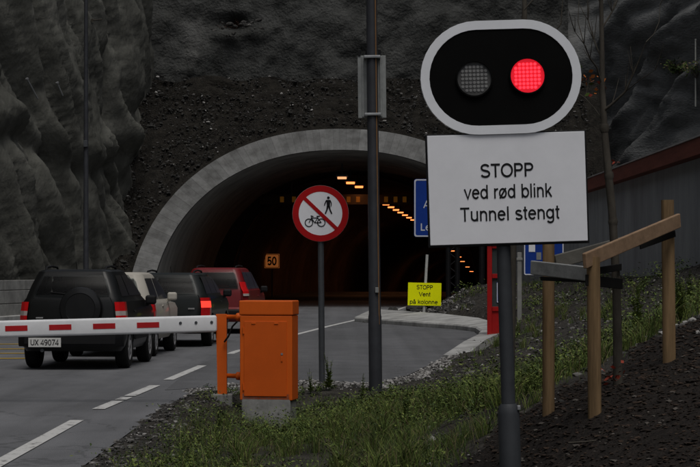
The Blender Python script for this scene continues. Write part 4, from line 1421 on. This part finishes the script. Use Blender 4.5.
def car(name, label, x, d, yaw, paint, sl, wb, rear_wheel, glass_z, side_win, plate=None, spare=None, lit=False, lights=None, rails=True, bumper=None,
        tail=None, wheel_r=.34, ccat='car', badge=None, mirrors=2.4, rwin=.6):
    root = empty(name, (x, d, 0.0), (0, 0, -yaw), label=label, cat=ccat, group='cars queuing into the tunnel')
    S = np.array(sl, float)

    def prof(z):
        return [float(np.interp(z, S[:, 0], S[:, k])) for k in range(1, 5)]

    def bow(xx, hw): return .05 * (xx / hw) ** 2

    nc = 7
    vs, fs = [], []
    for z, hw, yr, yf, r in sl:
        pts = []
        for (sx, ex, a0) in ((1, 0, -90), (1, 1, 0), (-1, 1, 90), (-1, 0, 180)):
            for k in range(nc + 1):
                a = math.radians(a0 + 90 * k / nc)
                xx = sx * (hw - r) + r * math.cos(a)
                yy = (yf - r if ex else yr + r) + r * math.sin(a)
                yy += bow(xx, hw) if ex == 0 else -bow(xx, hw) * 2
                pts.append((xx, yy, z))
            # middle of the side between corners
            if (sx, ex) == (1, 0):
                pass
        vs += pts
    q = (nc + 1) * 4
    for i in range(len(sl) - 1):
        for k in range(q):
            k2 = (k + 1) % q
            fs.append((i * q + k, i * q + k2, (i + 1) * q + k2, (i + 1) * q + k))
    fs.append(tuple(range(q))[::-1])
    fs.append(tuple(range((len(sl) - 1) * q, len(sl) * q)))
    m = MB(); m.add(vs, fs)
    body = m.build('body', [paint, trim_m], root, sharp=28)
    # wheel wells
    wy = [rear_wheel, rear_wheel + wb]
    cut = MB()
    hwm = float(S[:, 1].max())
    for y in wy:
        for s in (-1, 1):
            cut.tube([(s * (hwm - .24), y, wheel_r), (s * (hwm + .2), y, wheel_r)], wheel_r + .055, 28, mi=1)
    cutters = [cut.build('cutter', [trim_m, trim_m], root)]
    # hollow cabin
    H_ = sl[-1][0]
    ws_ = float(np.interp(glass_z[0], S[:, 0], S[:, 3]))
    cv, cf = [], []
    czs = [glass_z[0] - .42] + list(np.linspace(glass_z[0] - .04, H_ - .07, 6))
    for z in czs:
        hw, yr, yf, r = prof(max(z, glass_z[0] - .04))
        w = hw - .06 - .25 * r; y0 = yr + .09; y1 = min(yf, ws_) - .10
        cv += [(-w, y0, z), (w, y0, z), (w, y1, z), (-w, y1, z)]
    for i in range(len(czs) - 1):
        for k in range(4): cf.append((i * 4 + k, i * 4 + (k + 1) % 4, i * 4 + 4 + (k + 1) % 4, i * 4 + 4 + k))
    cf += [(3, 2, 1, 0), tuple(len(cv) - 4 + k for k in range(4))]
    m = MB(); m.add(cv, cf, 1); cutters.append(m.build('cutter', [trim_m, trim_m], root))
    # window openings
    def prism_between(pa, pb):
        n = len(pa); m = MB()
        m.add(list(pa) + list(pb), [tuple(range(n))[::-1], tuple(range(n, 2 * n))] + [(i, (i + 1) % n, n + (i + 1) % n, n + i) for i in range(n)], 1)
        bm_ = bmesh.new()
        vv = [bm_.verts.new(p) for p in m.v]
        for f in m.f: bm_.faces.new([vv[i] for i in f])
        bmesh.ops.recalc_face_normals(bm_, faces=bm_.faces[:])
        m = MB(); m.bm(bm_, 1); cutters.append(m.build('cutter', [trim_m, trim_m], root))
    g0, g1_ = glass_z[0] + .02, glass_z[1] - .02
    def half(z):
        hw, yr, yf, r = prof(z)
        return min((hw - r * .75) * rwin / .6 * .97, hw - r * .45) - .035
    zz_ = np.linspace(g0, g1_, 5)
    outl = [(half(z), z) for z in zz_] + [(-half(z), z) for z in zz_[::-1]]
    ymid = (prof(g0)[1] + prof(g0)[2]) / 2
    prism_between([(x, -.6, z) for x, z in outl], [(x, ymid, z) for x, z in outl])
    outl = [(prof(z)[0] - prof(z)[3] * .6 - .05, z) for z in zz_] + [(-(prof(z)[0] - prof(z)[3] * .6 - .05), z) for z in zz_[::-1]]
    prism_between([(x, ymid, z) for x, z in outl], [(x, prof(g0)[2] + .5, z) for x, z in outl])
    for (ya0, ya1, yb0, yb1) in side_win:
        t0, t1 = .02 / (glass_z[1] - glass_z[0]), 1 - .02 / (glass_z[1] - glass_z[0])
        q4 = [(ya0 + (yb0 - ya0) * t0 + .02, g0), (ya1 + (yb1 - ya1) * t0 - .02, g0), (ya1 + (yb1 - ya1) * t1 - .02, g1_), (ya0 + (yb0 - ya0) * t1 + .02, g1_)]
        prism_between([(-1.3, y, z) for y, z in q4], [(1.3, y, z) for y, z in q4])
    for cutter in cutters:
        bm_ = body.modifiers.new('cut', 'BOOLEAN'); bm_.operation = 'DIFFERENCE'; bm_.object = cutter; bm_.solver = 'EXACT'
    # seats
    yw0, yw1 = side_win[0][0], side_win[-1][1]
    for (xs_, wd, yy) in ((-.36, .46, yw0 + (yw1 - yw0) * .62), (.36, .46, yw0 + (yw1 - yw0) * .62), (0, 1.16, yw0 + (yw1 - yw0) * .22)):
        m = MB(); zt = glass_z[0] + .02
        m.box((xs_, yy, zt - .18), (wd, .14, .42), 0, .04)
        for hx in ((0,) if wd < 1 else (-.33, .33)):
            m.box((xs_ + hx, yy - .02, zt + .14), (.25, .09, .17), 0, .03)
            m.box((xs_ + hx, yy - .01, zt + .05), (.12, .03, .1), 0, .005)
        m.build('seat', seat_m, root)
    dg = bpy.context.evaluated_depsgraph_get(); dg.update()
    me = bpy.data.meshes.new_from_object(body.evaluated_get(dg))
    body.modifiers.clear()
    old = body.data; body.data = me; bpy.data.meshes.remove(old)
    for cutter in cutters: bpy.data.objects.remove(cutter)
    me.set_sharp_from_angle(angle=math.radians(28))
    for y in wy:
        for s in (-1, 1):
            wheel(root, s * (hwm - .115), y, wheel_r, .21, s)

    def rear_y(xx, z):
        hw, yr, yf, r = prof(z)
        return yr + bow(xx, hw)

    # rear glass
    zs = np.linspace(glass_z[0], glass_z[1], 7)
    m = MB(); vs, fs = [], []
    nxg = 12
    for i, z in enumerate(zs):
        hw, yr, yf, r = prof(z)
        w = (hw - r * .75) * rwin / .6 * .97
        w = min(w, hw - r * .45)
        if i in (0, len(zs) - 1): w -= .03
        for k in range(nxg + 1):
            xx = -w + 2 * w * k / nxg
            vs.append((xx, rear_y(xx, z) - .008, z))
    for i in range(len(zs) - 1):
        for k in range(nxg):
            fs.append((i * (nxg + 1) + k, i * (nxg + 1) + k + 1, (i + 1) * (nxg + 1) + k + 1, (i + 1) * (nxg + 1) + k))
    m.add(vs, fs, 0, True)
    rg = m.build('rear_window', glass, root)
    m = MB()
    hw, yr, yf, r = prof(glass_z[0] + .02)
    m.tube([(.05, yr - .02, glass_z[0] + .02), (-.35, rear_y(-.35, glass_z[0] + .06) - .03, glass_z[0] + .07)], .008, 6)
    m.build('wiper', trim_m, rg)
    # windscreen
    m = MB(); vs, fs = [], []
    for i, z in enumerate(zs):
        hw, yr, yf, r = prof(z)
        w = hw - r * .6
        for k in range(nxg + 1):
            xx = -w + 2 * w * k / nxg
            vs.append((xx, yf - bow(xx, hw) * 2 + .012, z))
    for i in range(len(zs) - 1):
        for k in range(nxg):
            fs.append((i * (nxg + 1) + k + 1, i * (nxg + 1) + k, (i + 1) * (nxg + 1) + k, (i + 1) * (nxg + 1) + k + 1))
    m.add(vs, fs, 0, True); m.build('windscreen', glass, root)
    # side windows
    for s in (-1, 1):
        for (ya0, ya1, yb0, yb1) in side_win:       # bottom rear/front, top rear/front
            m = MB(); vs, fs = [], []
            for i, z in enumerate(zs):
                t = i / (len(zs) - 1)
                hw, yr, yf, r = prof(z)
                y0, y1 = ya0 + (yb0 - ya0) * t, ya1 + (yb1 - ya1) * t
                vs += [(s * (hw + .006), y0, z), (s * (hw + .006), y1, z)]
            for i in range(len(zs) - 1):
                f = (2 * i, 2 * i + 1, 2 * i + 3, 2 * i + 2)
                fs.append(f if s > 0 else f[::-1])
            m.add(vs, fs); m.build('side_window', glass, root)
    # bumpers
    if bumper:
        z0_, z1_, bd_ = bumper
        m = MB()
        hw, yr, yf, r = prof((z0_ + z1_) / 2)
        out = []
        for k in range(15):
            xx = -hw + 2 * hw * k / 14
            out.append((xx, rear_y(xx, (z0_ + z1_) / 2) + (.10 if k in (0, 14) else 0)))
        vs = []
        for xx, yy in out: vs += [(xx, yy - bd_ * .6, z0_), (xx, yy - bd_, z0_ + .05), (xx, yy - bd_, z1_ - .04), (xx, yy - bd_ * .4, z1_), (xx, yy + .06, z1_)]
        fs = []
        for i in range(14):
            for j in range(4): fs.append((i * 5 + j, (i + 1) * 5 + j, (i + 1) * 5 + j + 1, i * 5 + j + 1))
        fs += [tuple(range(5)), tuple(range(70, 75))[::-1]]
        m.add(vs, fs, 0, True); bp_ = m.build('bumper', trim_m, root, sharp=35)
        m = MB(); m.tube([(-.45, yr + .02, z0_ - .06), (-.45, yr - .05, z0_ - .06)], .03, 10); m.build('exhaust', steel_dk, root)
    # tail lamps
    xi, xo_, z0_, z1_, litband = tail
    for s in (-1, 1):
        m = MB(); vs, fs = [], []
        nz_ = 6
        for i in range(nz_ + 1):
            z = z0_ + (z1_ - z0_) * i / nz_
            hw, yr, yf, r = prof(z)
            ye = rear_y(hw, z)
            xin = hw - xi
            vs += [(s * xin, rear_y(xin, z) - .004, z), (s * xin, rear_y(xin, z) - .03, z), (s * (hw - r * .35), ye - .03 + r * .12, z), (s * (hw + .012), ye + r * .55, z), (s * (hw + .012), ye + r + .09, z), (s * (hw - .01), ye + r + .10, z)]
        for i in range(nz_):
            for j in range(5):
                f = (i * 6 + j, i * 6 + j + 1, (i + 1) * 6 + j + 1, (i + 1) * 6 + j)
                fs.append(f)
        m.add(vs, [f for f in fs], 0)
        for i_ in range(nz_):
            for j in range(5):
                zc_ = z0_ + (z1_ - z0_) * (i_ + .5) / nz_
                t = (zc_ - z0_) / (z1_ - z0_)
                m.m[i_ * 5 + j] = 1 if litband[0] < t < litband[1] else (2 if len(litband) > 2 and litband[2] < t < litband[3] else 0)
        m.f += [tuple([0, 1, 2, 3, 4, 5]), tuple(range(nz_ * 6, nz_ * 6 + 6))[::-1]]; m.m += [0, 0]; m.s += [False, False]
        m.build('tail_lamp', [lamp_red, lamp_lit if lit else lamp_red, lamp_clear], root)
    # number plate
    if plate:
        txt, cx_, cz_, pw, ph = plate
        m = MB(); y = rear_y(cx_, cz_) - (.035 if not (bumper and bumper[0] - .1 < cz_ < bumper[1]) else bumper[2] + .02)
        m.box((cx_, y, cz_), (pw, .012, ph), 0, .003)
        if txt:
            m.text(txt, cx_, cz_, y - .008, pw * .86, ph * .62, 1, thick=.01)
        m.build('number_plate', [plate_w, black_p], root)
    if spare:
        cx_, cz_, rr = spare
        m = MB(); y = rear_y(cx_, cz_)
        M = Matrix.Translation((cx_, y - .01, cz_)) @ Matrix.Rotation(math.radians(-90), 4, 'Z')
        m.lathe([(rr * .98, 0), (rr, .03), (rr, .09), (rr * .95, .125), (rr * .72, .145), (rr * .69, .135), (.001, .14)], 40, 0, M)
        m.build('spare_wheel_cover', mat('spare_cover', (.008, .0085, .009), .4, .2, 4, coat=.15, spec=.3), root, sharp=35)
    if badge:
        m = MB()
        for (bx_, bz_, bw_, bh_) in badge: m.box((bx_, rear_y(bx_, bz_) - .012, bz_), (bw_, .012, bh_), 0, .004)
        m.build('badge', chrome, root)
    # tailgate seam
    for s in (-1, 1):
        m = MB()
        zz_ = np.linspace(sl[3][0] + .03, glass_z[0] - .02, 6)
        pts_ = []
        for z in zz_:
            hw, yr, yf, r = prof(z)
            xx = s * (hw - .16 - (.0 if z < tail[3] else 0))
            pts_.append((xx, rear_y(xx, z) - .001, z))
        m.tube(pts_, .006, 5); m.build('tailgate_seam', rubber, root)
    # roof rails
    if rails:
        zt_ = sl[-1][0]
        m_top = sl[-2]
        for s in (-1, 1):
            m = MB(); xr = s * (m_top[1] - .07)
            y0, y1 = m_top[2] + .1, m_top[3] - .25
            m.tube([(xr, y0, zt_ - .03), (xr, y0 + .1, zt_ + .03), (xr, (y0 + y1) / 2, zt_ + .05), (xr, y1 - .1, zt_ + .03), (xr, y1, zt_ - .03)], .02, 8)
            m.build('roof_rail', trim_m, root)
    # mirrors
    for s in (-1, 1):
        m = MB(); hw = prof(1.0)[0]
        m.box((s * (hw + .10), mirrors, 1.10), (.19, .10, .16), 0, .045, seg=4)
        m.box((s * (hw + .02), mirrors + .02, 1.02), (.08, .05, .05), 0, .01)
        mi_ = m.build('mirror', paint if name == 'beige_car' else trim_m, root)
    # aerial
    m = MB(); m.tube([(0, sl[-1][2] + .12, sl[-1][0] - .01), (0, sl[-1][2] + .02, sl[-1][0] + .13)], .005, 6); m.build('aerial', trim_m, root)
    # door seams and handles
    for s in (-1, 1):
        m = MB(); hw = prof(.92)[0]
        m.box((s * (hw + .008), side_win[-1][0] + .12, .93), (.025, .16, .03), 0, .008); m.build('door_handle', paint, root)
        m = MB(); hw = prof(.58)[0]
        m.box((s * (hw + .005), (wy[0] + wy[1]) / 2, .52), (.03, wb - 2 * wheel_r - .16, .12), 0, .012); m.build('side_moulding', trim_m, root)
    return root


def suv(L=3.75, hw=.85, H=1.65, rear_lean=.0, hood=1.0, belt=1.03, ws=2.75, bump=.62, rd=1.0):
    k = hw
    raw = [(.30, k - .08, .10, L - .12, .14), (.38, k - .03, .03, L - .04, .18), (.50, k, .0, L, .20), (bump, k, .01, L - .01, .20), (bump + .05, k - .01, .06, L - .04, .18),
            (.85, k, .075, L - .10, .16), (hood - .05, k - .012, .085, L - .22, .15), (hood, k - .018, .09, L - .34, .15), (belt, k - .03, .10, ws, .14),
            (belt + .06, k - .075, .115, ws - .08, .13), ((belt + H) / 2, k - .15, .19 + rear_lean, ws - .42, .12), (H - .12, k - .21, .28 + rear_lean * 2, ws - .76, .12), (H - .04, k - .25, .31 + rear_lean * 2, ws - .9, .12),
            (H - .01, k - .30, .35 + rear_lean * 2, ws - 1.0, .12), (H, k - .40, .47 + rear_lean * 2, ws - 1.15, .1)]
    return [(z_, w_, a_, b_, min(r_ * rd, w_ * .8)) for z_, w_, a_, b_, r_ in raw]


# black off-roader nearest the boom
car('black_car', 'black off-roader with a round spare wheel cover behind the boom', (72 - CX) * 32.5 / F - .0, 32.3, math.atan(.05), paint_black,
    suv(3.75, .86, 1.63, belt=1.10, rd=1.25), 2.2, .78, (1.19, 1.53), [(.34, 1.05, .50, 1.02), (1.12, 2.42, 1.10, 1.82)],
    plate=('UX 49074', -.40, .45, .53, .15), spare=(.17, 1.0, .345), tail=(.13, 0, .66, 1.10, (2, 3, .5, .6)), bumper=(.38, .62, .09), wheel_r=.345, badge=[(-.52, .84, .12, .025), (-.52, .80, .2, .02)], mirrors=2.45)
# beige car
car('beige_car', 'beige hatchback half hidden behind the black off-roader', (146.5 - CX) * 38.2 / F - .58, 36.9, math.atan(.055), paint_beige,
    suv(3.75, .82, 1.57, .0, .96, 1.0, 2.75, .55, 1.5), 2.42, .62, (1.06, 1.46), [(.36, 1.25, .45, 1.22), (1.31, 2.45, 1.28, 1.85)],
    plate=('', 0, .8, .5, .12), tail=(.16, 0, .75, 1.05, (2, 3)), wheel_r=.30, rails=False, mirrors=2.1)
# dark green estate
car('green_car', 'dark green estate car with its brake lights glowing', (171 - CX) * 42 / F - .05, 41.6, math.atan(.055), paint_green,
    suv(4.2, .86, 1.55, .02, .98, 1.04, 3.1, .58, 1.7), 2.5, .82, (1.11, 1.47), [(.34, 1.2, .46, 1.18), (1.26, 2.1, 1.23, 2.06), (2.16, 2.85, 2.12, 2.25)],
    plate=('', -.05, .76, .5, .13), lit=True, tail=(.15, 0, .62, 1.03, (.5, .9)), bumper=(.34, .58, .07), wheel_r=.325, badge=[(-.3, .95, .11, .10), (.5, .80, .14, .03)], mirrors=2.8)
# red car
car('red_car', 'dark red off-roader foremost in the queue at the tunnel', (213.5 - CX) * 50 / F, 50, math.atan(.07), paint_red,
    suv(4.3, .86, 1.66, .01, 1.0, 1.08, 3.2, .62, 1.5), 2.6, .85, (1.12, 1.55), [(.34, 1.2, .46, 1.18), (1.26, 2.2, 1.23, 2.16), (2.26, 2.95, 2.22, 2.35)],
    plate=('', 0, .55, .5, .12), tail=(.11, 0, .95, 1.3, (2, 3, .0, .25)), bumper=(.38, .62, .08), wheel_r=.345, mirrors=2.9)

# ------------------------------------------------------------------ saplings, stakes
def stake_post(parent, p, top, r, lean=(0, 0)):
    m = MB(); m.tube([(p.x, p.y, p.z - .3), (p.x + lean[0] * .5, p.y, (p.z + top) / 2), (p.x + lean[0], p.y + lean[1], top)], [r, r * .99, r * .97], 16)
    return m.build('stake', wood_post, parent, sharp=40)


guard = empty('tree_guard', (1.94, 14.5, .7), label='three wooden stakes nailed together with sloping rails round the sapling', cat='tree stakes')
o0 = Vector((1.94, 14.5, .7))
def lc(v): return Vector(v) - o0
s1 = at(548.5, 416, 14.5); s2 = at(595, 413, 13.6); s3 = at(669.5, 361, 15.0)
stake_post(guard, lc(s1), lc(at(548, 243, 14.5)).z, .045)
stake_post(guard, lc(s2), lc(at(593, 257, 13.6)).z, .047, lean=(-.012, 0))
stake_post(guard, lc(s3), lc(at(667.5, 200, 15.0)).z, .050, lean=(-.015, 0))


def rail(a, b, h, t, m):
    mb_ = MB()
    a, b = lc(a), lc(b)
    v = b - a
    L = v.length
    xax = v.normalized(); up = Vector((0, 0, 1)); yax = up.cross(xax).normalized(); zax = xax.cross(yax)
    R = Matrix((xax, yax, zax)).transposed().to_4x4()
    mb_.box((a + b) / 2, (L, t, h), 0, .006, rot=R)
    return mb_.build('rail', m, guard)


rail(at(584.5, 261, 13.48), at(679, 220.5, 14.9), .105, .03, wood_rail)
rail(at(532, 267.5, 14.38), at(592.5, 274.5, 13.66), .10, .03, wood_grey)
rail(at(555, 262, 14.62), at(662, 233, 15.08), .10, .03, mat('old_rail_wood', (.13, .125, .11), .85, .25, 7, stretch=(.1, 1, 1)))
m_ = MB()
trunk_p = at(613, 283, 14.45)
def strap(p, q, h):
    a, b = lc(p), lc(q)
    m_.box((a + b) / 2, ((b - a).length, .012, h), 0, .003, rot=(b - a).to_track_quat('X', 'Z').to_matrix().to_4x4())
for a_, b_, h_ in ((at(586, 280, 13.54), at(622, 284, 14.43), .075), (at(597, 271, 13.7), at(621, 267, 14.5), .05), (at(541, 278.5, 14.42), at(600, 281, 13.62), .03)):
    m_ = MB(); strap(a_, b_, h_); m_.build('strap', rubber, guard)
m_ = MB(); strap(at(640, 246, 14.6), at(675, 233.5, 14.95), .05); m_.build('strap', rubber, guard)

sap = empty('sapling', (1.945, 14.5, gz1(1.945, 14.5) - .03), label='bare young tree tied between three wooden stakes', cat='tree')
o1 = Vector(sap.location)
def sp(x, y, d=14.5): return at(x, y, d) - o1
m_ = MB()
path = [(618, 390), (617.5, 340), (616.5, 290), (614.5, 250), (612, 210), (608, 170), (604.5, 130), (602.5, 90), (602, 50), (601, 0), (599, -70), (600, -150)]
pts = [sp(x, y) for x, y in path]
m_.tube(pts, [.037, .033, .031, .030, .030, .029, .025, .021, .018, .015, .010, .004], 12)
for q in (sp(613, 222), sp(604.5, 128), sp(616, 280), sp(609, 176)): m_.tube([q - Vector((0, 0, .03)), q, q + Vector((0, 0, .03))], [.029, .036, .029], 10)
m_.build('trunk', bark, sap)
m_ = MB()
rb = random.Random(4)
def branch(pp_, r0, dj=0.0, twigs=7):
    pts = [sp(x, y, 14.5 + dj * k / max(1, len(pp_) - 1)) for k, (x, y) in enumerate(pp_)]
    m_.tube(pts, list(np.linspace(r0, .002, len(pts))), 6)
    for k in range(twigs):
        i = rb.randrange(1, len(pts))
        p = pts[i]; v = (pts[i] - pts[i - 1]).normalized()
        w = Vector((rb.uniform(-1, 1), rb.uniform(-1, 1), rb.uniform(.2, 1))).normalized()
        q = (v * .6 + w * .7).normalized()
        L = rb.uniform(.08, .2)
        m_.tube([p, p + q * L * .5 + Vector((0, 0, .01)), p + q * L + Vector((0, 0, .04))], [.004, .003, .0015], 5)
branch([(602, 112), (612, 104), (625, 92), (633, 75), (640, 58), (646, 42)], .013, -.2)
branch([(646, 42), (654, 34), (659, 22), (660, 5)], .004, .1, 1)
branch([(603, 120), (594, 108), (585, 98), (577, 92)], .008, .2, 1)
branch([(602, 85), (597, 68), (590, 58), (584, 44), (575, 32)], .008, -.25)
branch([(602, 60), (594, 40), (588, 20), (587, -10)], .007, .2)
branch([(601, 30), (612, 12), (620, -8), (625, -40)], .007, .2)
branch([(601, 5), (590, -25), (580, -60)], .007, .2)
branch([(600, -40), (612, -75), (622, -110)], .006, .2)
branch([(584, 44), (578, 22), (579, 0)], .004, .1, 1)
branch([(625, 92), (640, 80), (655, 70)], .004, -.3, 1)
m_.build('branch', bark, sap)
m_ = MB()
def leaf(p, L, mi):
    a = rb.uniform(0, 6.28); b = rb.uniform(-.6, .6)
    v = Vector((math.cos(a) * math.cos(b), math.sin(a) * math.cos(b), math.sin(b)))
    w = v.cross(Vector((rb.uniform(-1, 1), rb.uniform(-1, 1), rb.uniform(-1, 1)))).normalized()
    m_.add([p, p + v * L * .5 + w * L * .3, p + v * L, p + v * L * .5 - w * L * .3], [(0, 1, 2, 3)], mi)
for k in range(26):
    leaf(sp(rb.gauss(593, 4.5), rb.gauss(82, 6)), rb.uniform(.03, .055), rb.choice([0, 0, 1, 2]))
for k in range(7): leaf(sp(rb.gauss(615, 3), rb.gauss(160, 2)), .03, 1)
for k in range(16): leaf(sp(rb.gauss(608, 8), rb.gauss(375, 5), 14.3), .05, 1)
m_.build('leaves', [leaf_or, leaf_rd, g1], sap)

sap2 = empty('sapling', (1.30, 16.2, gz1(1.30, 16.2) - .03), label='thin bare stem rising behind the black signal', cat='tree')
o1 = Vector(sap2.location)
m_ = MB(); m_.tube([Vector((0, 0, 0)), sp(513, 250, 16.2), sp(518, 120, 16.2), sp(524.5, 15, 16.2), sp(525, -60, 16.2)], [.03, .028, .024, .022, .006], 10)
m_.build('trunk', bark, sap2)
m_ = MB()
branch([(524, 10), (540, -8), (556, -30)], .006, .0, 2)
for pp_ in ([(561, 24), (562, 8), (565, -20)],):
    pts = [sp(x, y, 16.2) for x, y in pp_]
    m_.tube([sp(522, 60, 16.2), sp(545, 44, 16.2)] + pts, [.008, .007, .006, .005, .003], 6)
m_.build('branch', bark, sap2)

# stick and stones on the mulch, dark boulders by the kerb
sk = at(583, 449, 13.0)
m_ = MB(); m_.tube([Vector((-.11, -.02, .03)), Vector((0, 0, .035)), Vector((.12, .03, .045))], [.006, .007, .004], 7)
m_.build('stick', bark, label='short thin stick lying on the dark bark chips', cat='stick', loc=(sk.x, 12.9, gz1(sk.x, 12.9)))


def boulder(x, d, s, label, m):
    bm = bmesh.new(); bmesh.ops.create_icosphere(bm, subdivisions=3, radius=1)
    for v in bm.verts:
        h = 1 + .28 * noise.fractal(v.co * 1.2 + Vector((x, d, 0)), .6, 2, 4)
        v.co = Vector((v.co.x * s[0] * h, v.co.y * s[1] * h, v.co.z * s[2] * h))
    mb_ = MB(); mb_.bm(bm, 0, False)
    mb_.build('boulder', m, label=label, cat='boulder', loc=(x, d, gz1(x, d) + s[2] * .5), group='boulders behind the kerb')


boulder(2.15, 65.0, (.32, .3, .20), 'dark boulder under the yellow sign behind the kerb', st_dark)
boulder(2.72, 65.3, (.24, .25, .17), 'smaller dark boulder right of the one under the yellow sign', st_dark)
boulder(1.45, 67.6, (.16, .2, .2), 'dark lump of stone at the tip of the kerb apron', st_dark)
for k in range(6):
    pass

ROCKS = [o for o in COL.objects if o.name.startswith(('rock_face', 'head_wall'))]


def on_rock(x, y):
    bpy.context.view_layer.update()
    o_ = Vector((0, 0, EYE)); dv = (at(x, y, 100) - o_).normalized()
    best = None
    for r_ in ROCKS:
        hit, p, nrm, _i = r_.ray_cast(o_, dv)
        if hit and (best is None or p.y < best.y): best = p
    return best if best is not None else at(x, y, 80)


# rods on the rock, shrub and marker rod high on the right
for (x0, y0, x1, y1, d, lab) in [(27, 80, 37, 99, 68.2, 'pale rock bolt slanting down the left rock wall, longer one'), (57, 84, 62, 96, 69.6, 'pale rock bolt beside the slim lamp post'), (92, 21, 101, 20, 71.5, 'thin rusty rock bolt near the top of the slim lamp post')]:
    a = on_rock(x0, y0) + Vector((.05, -.22, 0)); b = on_rock(x1, y1) + Vector((.05, -.16, 0))
    m_ = MB(); m_.tube([Vector((0, 0, 0)), b - a], .03, 7); m_.tube([Vector((0, 0, 0)), (a - b).normalized() * .05], .06, 8)
    m_.build('rock_bolt', steel if x0 < 90 else bark, label=lab, cat='rock bolt', loc=a, group='rock bolts')
mp_ = on_rock(696, 76) + Vector((0, .1, 0))
m_ = MB(); m_.tube([Vector((0, 0, -1.2)), Vector((0, 0, 1.42))], .028, 8); m_.box((0, 0, 1.45), (.06, .06, .06), 0, .01)
m_.build('marker_rod', mat('pale_rod', (.5, .5, .46), .6), label='thin pale rod standing on the rock ledge at the right', cat='rod', loc=mp_)


def shrub(x, d, z, r, nleaf, label):
    root = empty('shrub', (x, d, z), label=label, cat='shrub', group='shrubs on the rock')
    st, lf = MB(), MB()
    for k in range(9):
        a = random.uniform(0, 6.28); L = r * random.uniform(.7, 1.2)
        e = Vector((math.cos(a) * L * .9, math.sin(a) * L * .6, L * random.uniform(.3, .9)))
        st.tube([(0, 0, -.2), e * .5 + Vector((0, 0, .1)), e], [.02, .012, .004], 5)
        for j in range(nleaf // 9):
            p = e * random.uniform(.35, 1.05) + Vector((random.gauss(0, .16), random.gauss(0, .16), random.gauss(0, .13))) * r
            v = Vector((random.gauss(0, 1), random.gauss(0, 1), random.gauss(0, 1))).normalized(); w = v.orthogonal().normalized()
            s = random.uniform(.04, .09)
            lf.add([p, p + v * s + w * s * .5, p + v * s * 2, p + v * s - w * s * .5], [(0, 1, 2, 3)], random.choice([0, 1, 1, 2]))
    st.build('stem', bark, root); lf.build('leaves', [g1, g2, g4], root)


for (x, y, r_, n_, lab) in ((682, 70, .7, 460, 'low green shrub on the ledge left of the pale rod'), (697, 70, .6, 380, 'low green shrub on the ledge at the foot of the pale rod')):
    q = on_rock(x, y)
    shrub(q.x, q.y + .12, q.z - .1, r_, n_, lab)

dry_m = mat('dry_twig_brown', (.05, .028, .02), .9, .4, 6)
q = on_rock(232, 26)
root = empty('dry_shrub', (q.x, q.y - .05, q.z - .25), label='dark dry shrub growing in the pocket high on the concrete wall', cat='shrub')
st, lf = MB(), MB()
for k in range(34):
    a = random.uniform(.1, 3.04); L = random.uniform(.3, .95)
    e = Vector((math.cos(a) * L, -random.uniform(.05, .4), math.sin(a) * L * .75))
    st.tube([(0, 0, 0), e * .5 + Vector((0, 0, .08)), e], [.018, .010, .004], 5)
    for j in range(9):
        p = e * random.uniform(.3, 1.0) + Vector((random.gauss(0, .06), random.gauss(0, .06), random.gauss(0, .06)))
        v = Vector((random.gauss(0, 1), random.gauss(0, 1), random.gauss(0, 1))).normalized(); w = v.orthogonal().normalized()
        lf.add([p, p + v * .04 + w * .025, p + v * .08, p + v * .04 - w * .025], [(0, 1, 2, 3)], 0)
st.build('stem', dry_m, root)
lf.build('leaves', dry_m, root)
